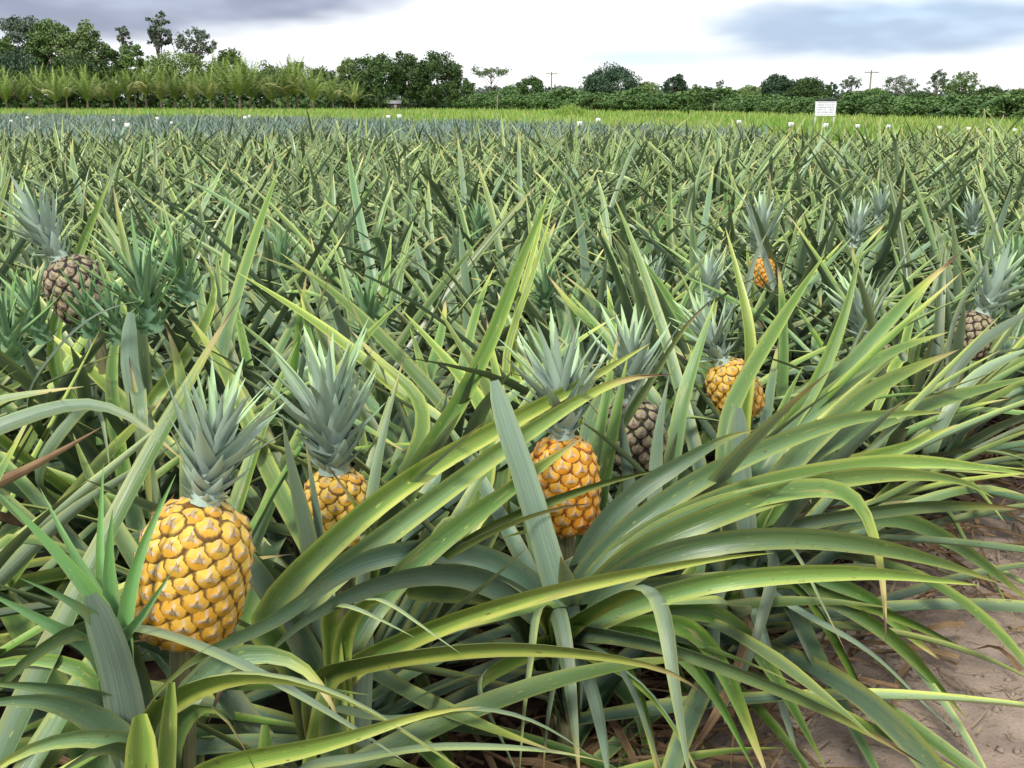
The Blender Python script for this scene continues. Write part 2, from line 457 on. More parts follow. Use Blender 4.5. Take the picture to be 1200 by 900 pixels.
# the sandy path along the front of the field, slightly uneven
E_ = np.array((0.68, 0.735)); E_ /= np.linalg.norm(E_); N_ = np.array((-E_[1], E_[0]))
ROW0 = np.array((-0.42, 1.10))
ns, nt = 150, 70
ss_ = np.linspace(-1.2, 9.0, ns); tt_ = np.linspace(-0.02, -3.8, nt)
S, Tt = np.meshgrid(ss_, tt_, indexing='ij')
X = ROW0[0] + S * E_[0] + Tt * N_[0]; Y = ROW0[1] + S * E_[1] + Tt * N_[1]
Z = 0.016 + 0.010 * vnoise(X, Y) + 0.004 * vnoise(X * 4, Y * 4, 2) + rng.normal(0, 0.0012, X.shape)
V = np.stack([X, Y, Z], -1).reshape(-1, 3)
idx = np.arange(ns * nt).reshape(ns, nt)
F = np.stack([idx[:-1, :-1], idx[:-1, 1:], idx[1:, 1:], idx[1:, :-1]], -1).reshape(-1, 4)
o = link('path', mesh('path', V, F, mat=M_sand)); tag(o, kind='structure')


# ------------------------------------------------------------------ leaves
def catmull(P, n):
    P = np.asarray(P, float)
    if len(P) == 2:
        return P[0] + (P[1] - P[0]) * np.linspace(0, 1, n)[:, None]
    Q = np.vstack([2 * P[0] - P[1], P, 2 * P[-1] - P[-2]])
    out = []
    seg = len(P) - 1
    ln = np.linalg.norm(np.diff(P, axis=0), axis=1); cum = np.concatenate([[0], np.cumsum(ln)]); tot = cum[-1]
    for s in np.linspace(0, tot, n):
        i = min(seg - 1, max(0, np.searchsorted(cum, s, side='right') - 1))
        t = (s - cum[i]) / max(ln[i], 1e-9)
        p0, p1, p2, p3 = Q[i], Q[i + 1], Q[i + 2], Q[i + 3]
        out.append(0.5 * (2 * p1 + (p2 - p0) * t + (2 * p0 - 5 * p1 + 4 * p2 - p3) * t * t + (3 * p1 - p0 - 3 * p2 + p3) * t ** 3))
    return np.array(out)


def wprofile(v, blunt=0.0, base=0.85):
    w = np.where(v < 0.15, base + (1 - base) * (v / 0.15), 1 - 0.42 * np.clip((v - 0.15) / 0.65, 0, 1) ** 1.25)
    tipw = np.clip((1 - v) / 0.22, 0, 1) ** 0.85
    w = np.where(v > 0.78, 0.58 * tipw + 0.0, w)
    w = np.maximum(w, 0.012)
    if blunt:
        wb = np.where(v < 0.15, base + (1 - base) * (v / 0.15), 1 - 0.40 * np.clip((v - 0.15) / 0.85, 0, 1) ** 1.6)
        wb = wb * np.sqrt(np.clip(1 - np.clip((v - 0.86) / 0.15, 0, 1) ** 3, 0.10, 1))
        w = w * (1 - blunt) + wb * blunt
    return w


def ribbon(C, width, hint, chan=0.28, m=4, twist=0.0, blunt=0.0, base=0.85, yn=0.3, gl=0.4, wavy=0.0):
    """leaf blade with a channelled cross-section along centreline C"""
    n = len(C)
    T = nrmz(np.gradient(C, axis=0))
    N = np.zeros_like(C)
    h = np.asarray(hint, float)
    h = h - T[0] * np.dot(h, T[0])
    if np.linalg.norm(h) < 1e-3: h = np.cross(T[0], (1, 0, 0.3))
    N[0] = h / np.linalg.norm(h)
    for i in range(1, n):
        a = N[i - 1] - T[i] * np.dot(N[i - 1], T[i])
        N[i] = a / max(np.linalg.norm(a), 1e-6)
    Sd = np.cross(T, N)
    v = np.linspace(0, 1, n)
    if twist:
        th = twist * v ** 1.4
        c_, s_ = np.cos(th)[:, None], np.sin(th)[:, None]
        Sd, N = Sd * c_ + N * s_, N * c_ - Sd * s_
    w = width * wprofile(v, blunt, base)
    ch = chan * (1.0 - 0.35 * v)
    us = np.linspace(0, 1, m + 1); s = (us - 0.5) * 2
    shape = np.abs(s) ** 1.6
    V = C[:, None] + Sd[:, None] * (s[None, :, None] * w[:, None, None] * 0.5) + N[:, None] * ((shape[None, :] - 0.5) * ch[:, None] * w[:, None])[..., None]
    if wavy:
        V = V + N[:, None] * (np.sin(v * 19 + wavy * 40)[:, None] * s[None, :] * wavy * w[:, None])[..., None]
    V = V.reshape(-1, 3)
    idx = np.arange(n * (m + 1)).reshape(n, m + 1)
    F = np.stack([idx[:-1, :-1], idx[:-1, 1:], idx[1:, 1:], idx[1:, :-1]], -1).reshape(-1, 4)
    U = np.stack([np.tile(us, n), np.repeat(v, m + 1)], 1)
    Q = np.tile((yn, gl), (n * (m + 1), 1))
    return V, F, U, Q


def leaf_line(az, el0, L, droop, z0, r0, n, kink=None, drift=0.0, dpow=1.5):
    s = np.linspace(0, 1, n)
    e = el0 - droop * s ** dpow
    if kink:
        e = e - np.where(s > kink[0], kink[1], 0.0)
        e = np.maximum(e, R(-84))
    a = az + drift * s * s
    d = np.stack([np.cos(e) * np.cos(a), np.cos(e) * np.sin(a), np.sin(e)], 1)
    C = np.zeros((n, 3)); st = L / (n - 1)
    C[0] = (r0 * math.cos(az), r0 * math.sin(az), z0)
    C[1:] = C[0] + np.cumsum((d[1:] + d[:-1]) * 0.5 * st, axis=0)
    return C


def plant_leaf_params(i, nl, r, size=1.0):
    f = i / (nl - 1)
    el0 = R(5 + 56 * f ** 0.9) + r.normal(0, R(11))
    L = size * (0.76 + 0.44 * math.sin(math.pi * min(1, f * 0.95 + 0.12))) * r.uniform(0.86, 1.12) * (1 - 0.28 * f ** 3)
    droop = R(74 - 66 * f) * r.uniform(0.2, 1.2)
    z0 = 0.05 + 0.27 * f
    wd = size * (0.040 + 0.010 * math.sin(math.pi * f)) * r.uniform(0.85, 1.15)
    return f, el0, L, droop, z0, wd


KEEP = []          # (x0,y0,x1,y1,depth): fruit and crowns that stay in view


def blocked(C):
    px, py, d = proj(C)
    if np.any((d < 0.78) & (np.abs(px - 600) < 900) & (py < 1150)): return True
    for x0, y0, x1, y1, dd in KEEP:
        if np.any((px > x0) & (px < x1) & (py > y0) & (py < y1) & (d < dd) & (d > 0)): return True
    return False


def clear_ground(C, lo=0.028):
    C[:, 2] = np.maximum(C[:, 2], lo + 0.004 * np.arange(len(C)) / len(C))
    return C


def grow_leaves(root, base, nl, r, size=1.0, n=13, m=4, skip=0.0, lean=(0, 0), mat=None, zlift=0.0, fmin=0.0):
    """a rosette, every leaf an object of its own"""
    a0 = r.uniform(0, 6.28); k = 0
    for i in range(nl):
        f, el0, L, droop, z0, wd = plant_leaf_params(i, nl, r, size)
        if f < fmin: continue
        az = a0 + i * 2.39996 + r.normal(0, 0.15)
        kink = (r.uniform(0.5, 0.8), R(r.uniform(50, 120))) if r.random() < 0.13 else None
        C = leaf_line(az, el0, L, droop, z0 + zlift, 0.018, n, kink, r.normal(0, 0.25))
        C[:, 0] += lean[0] * C[:, 2]; C[:, 1] += lean[1] * C[:, 2]
        for _ in range(2): C[1:-1] = 0.5 * C[1:-1] + 0.25 * (C[:-2] + C[2:])
        Cw = clear_ground(C + np.array((base[0], base[1], 0)))
        if r.random() < skip or blocked(Cw): continue
        C = Cw - np.array((base[0], base[1], 0))
        yn = float(np.clip(r.beta(1.4, 2.8) + 0.12 * (1 - f), 0, 1)); gl = float(np.clip(r.normal(0.45, 0.32), 0, 1))
        dead = f < 0.2 and r.random() < 0.35
        if dead: wd *= 0.5
        V, F, U, Q = ribbon(C, wd, (-math.cos(az), -math.sin(az), 1.2), r.uniform(0.22, 0.42), m, r.normal(0, 0.35), 0, 0.9, yn, gl, r.uniform(0, 0.05))
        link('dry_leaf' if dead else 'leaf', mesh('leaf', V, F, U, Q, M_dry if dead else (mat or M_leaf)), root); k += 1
    return k


def rosette_geo(acc, base, nl, r, size=1.0, n=8, m=2, lean=(0, 0), fmin=0.0, yb=0.14, sc=1.0, wide=1.0):
    a0 = r.uniform(0, 6.28)
    for i in range(nl):
        f, el0, L, droop, z0, wd = plant_leaf_params(i, nl, r, size)
        if f < fmin: continue
        az = a0 + i * 2.39996 + r.normal(0, 0.15)
        kink = (r.uniform(0.55, 0.8), R(r.uniform(50, 110))) if r.random() < 0.10 else None
        C = leaf_line(az, el0, L, droop, z0, 0.018, n, kink, r.normal(0, 0.25))
        C[:, 0] += lean[0] * C[:, 2]; C[:, 1] += lean[1] * C[:, 2]
        C[:, 2] = np.maximum(C[:, 2], 0.03)
        yn = float(np.clip(r.beta(1.4, 3.0) + yb, 0, 1)); gl = float(np.clip(r.normal(0.45, 0.32), 0, 1))
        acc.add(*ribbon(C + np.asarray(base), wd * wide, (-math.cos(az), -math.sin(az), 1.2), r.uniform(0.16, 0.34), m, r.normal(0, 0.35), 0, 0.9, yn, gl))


# ------------------------------------------------------------------ pineapple fruit and crown
def eye_mesh(mat, seed):
    r = np.random.default_rng(seed)
    k = 12
    rings = [(1.12, -0.26), (1.00, -0.05), (0.82, 0.06), (0.48, 0.13), (0.17, 0.25)]
    V = []; U = []; Q = []
    for rr, h in rings:
        for j in range(k):
            a = 2 * math.pi * (j + 0.5) / k
            hexr = rr * (1 + 0.085 * math.cos(6 * a) * min(1, rr * 1.2))
            x = hexr * math.cos(a); y = hexr * math.sin(a) * 0.96
            hh = h + (0.07 if y < 0 else -0.03) * (1 - rr * 0.6) + r.normal(0, 0.015)
            V.append((x, y, hh)); U.append((rr, 0.5 + 0.5 * y)); Q.append((x, y))
    V.append((0, -0.02, 0.38)); U.append((0.0, 0.5)); Q.append((0, 0))
    F = []
    for i in range(len(rings) - 1):
        for j in range(k):
            F.append((i * k + j, i * k + (j + 1) % k, (i + 1) * k + (j + 1) % k, (i + 1) * k + j))
    c_ = len(V) - 1; b_ = (len(rings) - 1) * k
    for j in range(k): F.append((b_ + j, b_ + (j + 1) % k, c_))
    # small papery bract lying over the middle, tip free
    b0 = len(V); lift = r.uniform(0.0, 0.12); bx = r.normal(0, 0.06)
    for (x, y, h) in ((-0.24, -0.34, 0.27), (0.24, -0.34, 0.27), (0.0, -0.24, 0.37), (-0.11 + bx, 0.04, 0.36 + lift), (0.11 + bx, 0.04, 0.36 + lift), (bx * 1.6, 0.40, 0.50 + lift * 1.6)):
        V.append((x, y, h)); U.append((2.0, 0.5)); Q.append((x, y))
    F += [(b0, b0 + 2, b0 + 3), (b0 + 2, b0 + 1, b0 + 4), (b0 + 2, b0 + 4, b0 + 3), (b0 + 3, b0 + 4, b0 + 5)]
    return mesh('eye', np.array(V), F, np.array(U), np.array(Q), mat)


EYES = {k: [eye_mesh(v[0], 11 + i) for i in range(3)] for k, v in RIPE.items()}


def fruit_profile(s):
    """radius factor along the axis 0..1"""
    x = (s - 0.46) / 0.54
    return np.clip(1 - np.abs(x) ** 3.2 * 0.62, 0.05, 1) * np.clip((s + 0.02) / 0.10, 0, 1) ** 0.35 * np.clip((1.010 - s) / 0.12, 0, 1) ** 0.45


def axis_frame(up, spin=0.0):
    z = Vector(up).normalized(); x = z.cross(Vector((0, 1, 0.01))).normalized(); y = z.cross(x)
    x2 = x * math.cos(spin) + y * math.sin(spin); y2 = z.cross(x2)
    return Matrix((x2, y2, z)).transposed()


def make_fruit(root, base, loc, up, Rd, H, ripe, spin=0.0, label=None, N=None, eyes=True, seed=1):
    r = np.random.default_rng(seed)
    k = 20; ss2 = np.linspace(0.0, 1.0, 15)
    V = []; U = []
    for s in ss2:
        for j in range(k):
            a = 2 * math.pi * j / k; q = Rd * fruit_profile(s) * 0.90
            V.append((q * math.cos(a), q * math.sin(a), (s - 0.5) * H * 0.97)); U.append((j / k, s))
    F = []
    for i in range(len(ss2) - 1):
        for j in range(k): F.append((i * k + j, i * k + (j + 1) % k, (i + 1) * k + (j + 1) % k, (i + 1) * k + j))
    F.append(tuple(range(k))[::-1]); F.append(tuple(range((len(ss2) - 1) * k, len(ss2) * k)))
    body = link('fruit', mesh('fruit', np.array(V), F, np.array(U), np.array(U), RIPE[ripe][1]), root)
    M = axis_frame(up, spin).to_4x4(); M.translation = Vector(np.asarray(loc) - np.array((base[0], base[1], 0)))
    body.matrix_basis = M
    if label: body['label'] = label
    # eyes along the spirals, evenly spread over the skin
    S = np.linspace(0.015, 0.985, 400); rad = fruit_profile(S) * Rd
    dl = np.hypot(np.gradient(rad, S), H); area = np.cumsum(rad * dl); area = (area - area[0]) / (area[-1] - area[0])
    tot = 2 * math.pi * np.trapz(rad * dl, S)
    N = N or 92
    cell = math.sqrt(tot / N)
    for i in range(N):
        s = float(np.interp((i + 0.5) / N, area, S)); th = i * 2.399963
        q = float(np.interp(s, S, rad)); dr = (float(fruit_profile(np.array([min(s + 0.02, 1.0)]))[0]) - float(fruit_profile(np.array([max(s - 0.02, 0.0)]))[0])) * Rd / 0.04
        nrm = Vector((math.cos(th), math.sin(th), -dr / H)).normalized()
        upv = Vector((0, 0, 1)); upv = (upv - nrm * upv.dot(nrm)).normalized(); xv = upv.cross(nrm)
        pos = Vector((q * math.cos(th), q * math.sin(th), (s - 0.5) * H)) - nrm * (0.10 * cell)
        sc = cell * 0.665 * r.uniform(0.95, 1.05)
        shrink = 0.78 if (s < 0.06 or s > 0.95) else 1.0
        Mx = Matrix((xv, upv, nrm)).transposed().to_4x4() @ Matrix.Diagonal((sc * shrink, sc * 1.02 * shrink, sc * r.uniform(0.85, 1.1), 1))
        Mx.translation = pos
        o = link('eye', EYES[ripe][r.integers(3)], body); o.matrix_basis = Mx; o.color = (float(np.clip(s + r.normal(0, .12), 0, 1)), 1, 1, 1)
    return body


def crown_leaf_mesh(kind, i):
    r = np.random.default_rng(100 + i + 10 * kind)
    n = 9
    C = leaf_line(0.0, R([38, 50, 72][kind]), 1.0, R([-22, -10, 12][kind]) * r.uniform(0.6, 1.3), 0, 0, n, None, r.normal(0, 0.08))
    wd = [0.60, 0.25, 0.17][kind]
    v = np.linspace(0, 1, n)
    V, F, U, Q = ribbon(C, wd, (-0.6, 0, 1), 0.26, 4, r.normal(0, 0.15), 0, 0.95, float(r.uniform(0.05, 0.5)), [0.95, 0.6, 0.35][kind])
    # plain lance shape: widest at the base, straight to a point
    V = V.reshape(n, 5, 3); ctr = V[:, 2:3].copy(); tgt = np.clip(1 - v, 0.01, 1) ** 0.75; cur = wprofile(v, 0, 0.95)
    V = ctr + (V - ctr) * (tgt / cur)[:, None, None]
    return mesh('crown_leaf', V.reshape(-1, 3), F, U, Q, M_crown)


CROWN = [[crown_leaf_mesh(k, i) for i in range(4)] for k in range(3)]


def make_crown(root, base, loc, up, H, n=46, seed=1, spread=1.0, joined=False, name='crown', mat=None, slim=1.0):
    """a spray of lance leaves; every leaf its own sub-part unless too small to tell apart"""
    r = np.random.default_rng(seed)
    M = axis_frame(up, r.uniform(0, 6)).to_4x4(); M.translation = Vector(np.asarray(loc) - np.array((base[0], base[1], 0)))
    core_h = H * 0.42
    V, F, U = tube([(0, 0, -0.02 * H), (0, 0, core_h * 0.5), (0, 0, core_h)], [H * 0.11, H * 0.085, H * 0.02], 8)
    acc = Acc(); acc.add(V, F, U, np.tile((0.1, 0.9), (len(V), 1)))
    items = []
    for i in range(n):
        f = i / (n - 1)
        L = H * (0.12 + 0.62 * min(1, f * 1.45) ** 1.35) * r.uniform(0.88, 1.1) * (1.0 if f < 0.75 else 1.0 - 0.35 * (f - 0.75) / 0.25)
        kind = 0 if f < 0.30 else (1 if f < 0.68 else 2)
        z = core_h * (0.0 + 0.95 * f ** 1.15)
        tilt = r.normal(0.06, 0.13) - (1 - spread) * 0.3
        th = i * 2.39996 + r.normal(0, 0.12)
        wsc = slim if kind else slim ** 0.5
        Mx = Matrix.Rotation(th, 4, 'Z') @ Matrix.Translation((H * 0.085 * (1 - f), 0, z)) @ Matrix.Rotation(tilt, 4, 'Y') @ Matrix.Diagonal((L, L * wsc * r.uniform(0.9, 1.15), L, 1))
        items.append((CROWN[kind][r.integers(4)], Mx))
    if joined:
        for me, Mx in items:
            v = np.zeros(len(me.vertices) * 3); me.vertices.foreach_get('co', v); v = v.reshape(-1, 3)
            A = np.array(Mx); v = v @ A[:3, :3].T + A[:3, 3]
            nn = 9; idx = np.arange(nn * 5).reshape(nn, 5)
            Fq = np.stack([idx[:-1, :-1], idx[:-1, 1:], idx[1:, 1:], idx[1:, :-1]], -1).reshape(-1, 4)
            Uq = np.stack([np.tile(np.linspace(0, 1, 5), nn), np.repeat(np.linspace(0, 1, nn), 5)], 1)
            acc.add(v, Fq, Uq, np.tile((r.uniform(0.05, 0.5), r.uniform(0.3, 0.9)), (nn * 5, 1)))
    core = link(name, acc.mesh(name, mat or M_crown), root); core.matrix_basis = M
    if not joined:
        for me, Mx in items:
            o = link('crown_leaf', me, core); o.matrix_basis = Mx
    return core


def peduncle(root, base, foot, top):
    b = np.array((base[0], base[1], 0)); foot = np.asarray(foot) - b; top = np.asarray(top) - b
    P = catmull([foot, foot * 0.5 + top * 0.5 + np.array((0, 0, 0.04)), top], 7)
    V, F, U = tube(P, np.linspace(0.020, 0.016, 7), 8)
    link('stem', mesh('stem', V, F, U, U, M_stem), root)


# fruit: key, centre px, depth, radius, height, crown tip px, crown height, ripeness, labels
FRUIT = [
    ('A', (226, 668), 1.22, 0.0675, 0.186, (252, 560), 0.170, 'golden', 'pineapple plant bearing the largest golden fruit, at the near corner', 'ripe golden pineapple with orange base', 1),
    ('B', (396, 596), 1.72, 0.0590, 0.150, (392, 500), 0.250, 'golden', 'pineapple plant whose golden fruit with tall crown shows between two upright blades', 'ripe golden pineapple half hidden by leaves', 1),
    ('C', (661, 566), 1.82, 0.0640, 0.190, (655, 450), 0.215, 'orange', 'pineapple plant with orange fruit crossed by a blunt grey blade', 'ripe orange pineapple behind a grey leaf', 1),
    ('D', (742, 510), 2.20, 0.0690, 0.165, (735, 420), 0.215, 'dark', 'pineapple plant with dark unripe fruit just behind the orange fruit', 'dark brown unripe pineapple with beige eyes', 1),
    ('E', (860, 456), 2.55, 0.0640, 0.165, (832, 400), 0.205, 'golden', 'pineapple plant with leaning small golden fruit under a blue crown', 'small golden pineapple leaning to one side', 1),
    ('F', (90, 338), 2.40, 0.0690, 0.165, (68, 290), 0.200, 'dark', 'pineapple plant with tilted purplish unripe fruit and bushy green side shoots', 'purplish brown unripe pineapple tilted over', 1),
    ('G', (1140, 392), 3.05, 0.0600, 0.150, (1160, 330), 0.230, 'dark', 'pineapple plant by the path with dark fruit and tall blue crown', 'dark unripe pineapple almost covered by leaves', 1),
    ('H', (893, 318), 4.10, 0.0520, 0.140, (890, 275), 0.270, 'orange', 'pineapple plant in the field with an orange fruit glimpsed below its crown', 'orange pineapple glimpsed between leaves', 1),
    ('I', (1025, 425), 2.95, 0.0560, 0.150, (1003, 360), 0.230, 'dark', 'pineapple plant with dark fruit hidden behind the fanned green leaves', 'dark unripe pineapple mostly hidden', 1),
]
for key, c_, d, rd, h, t_, ch, ripe, lab, plab, _ in FRUIT:
    x, y = c_; pr = rd / d * FPX; ph = h / d * FPX; pc = ch / d * FPX
    ax = t_[0] - x
    top = y - ph * 0.5 - pc
    if key in 'GHI': continue
    if key == 'D': KEEP.append((x - pr * 0.2, y - ph * 0.5, x + pr * 0.8, y + ph * 0.1, d)); continue
    KEEP.append((x - pr * 0.9, y - ph * 0.5, x + pr * 0.9, y + ph * (0.46 if key in 'AC' else 0.2), d + 0.02))
    KEEP.append((t_[0] - pr * 0.85, top + pc * 0.2, t_[0] + pr * 0.95, y - ph * 0.4, d + 0.02))

PLANTS = {}
fruit_info = {}
for key, c_, d, rd, h, t_, ch, ripe, lab, plab, _ in FRUIT:
    ctr = W(c_[0], c_[1], d)
    pt = W(t_[0], t_[1], d)
    up = np.array((pt[0] - ctr[0], 0.0, np.hypot(pt[0] - ctr[0], pt[2] - ctr[2]) * 0.0 + (pt[2] - ctr[2])))
    up = up / np.linalg.norm(up)
    if key == 'A': up = np.array((0.22, 0.10, 0.97))
    up /= np.linalg.norm(up)
    foot = ctr - up * (h * 0.5)
    base = (foot[0] - up[0] * 0.18, foot[1] - up[1] * 0.1)
    root = empty('pineapple_plant', (base[0], base[1], 0), lab, 'plant', 'fruiting pineapple plants')
    PLANTS[key] = (root, base)
    fruit_info[key] = (ctr, up, foot)
    make_fruit(root, base, ctr, up, rd, h, ripe, spin=0.4, label=plab, N=(118 if key in 'A' else 98), seed=ord(key))
    make_crown(root, base, ctr + up * (h * 0.485), up, ch, 64 if key in 'ABC' else 50, seed=ord(key) + 5, joined=key in 'H')
    peduncle(root, base, (base[0], base[1], 0.05), foot + up * 0.02)

# two more plants of the front row that carry only leaves
for key, (px, py, d), lab in (('M', (395, 770, 1.42), 'pineapple plant with cut blunt blades between the golden and the orange fruit'),
                              ('O', (868, 590, 2.15), 'pineapple plant fanning long blades over the path, a cut stub at its heart'),
                              ('S', (135, 800, 1.12), 'cluster of upright blue-green blades in front of the largest golden fruit')):
    p = W(px, py, d); base = (p[0], p[1])
    root = empty('pineapple_plant', (p[0], p[1], 0), lab, 'plant', 'fruitless plants at the field edge')
    PLANTS[key] = (root, base)

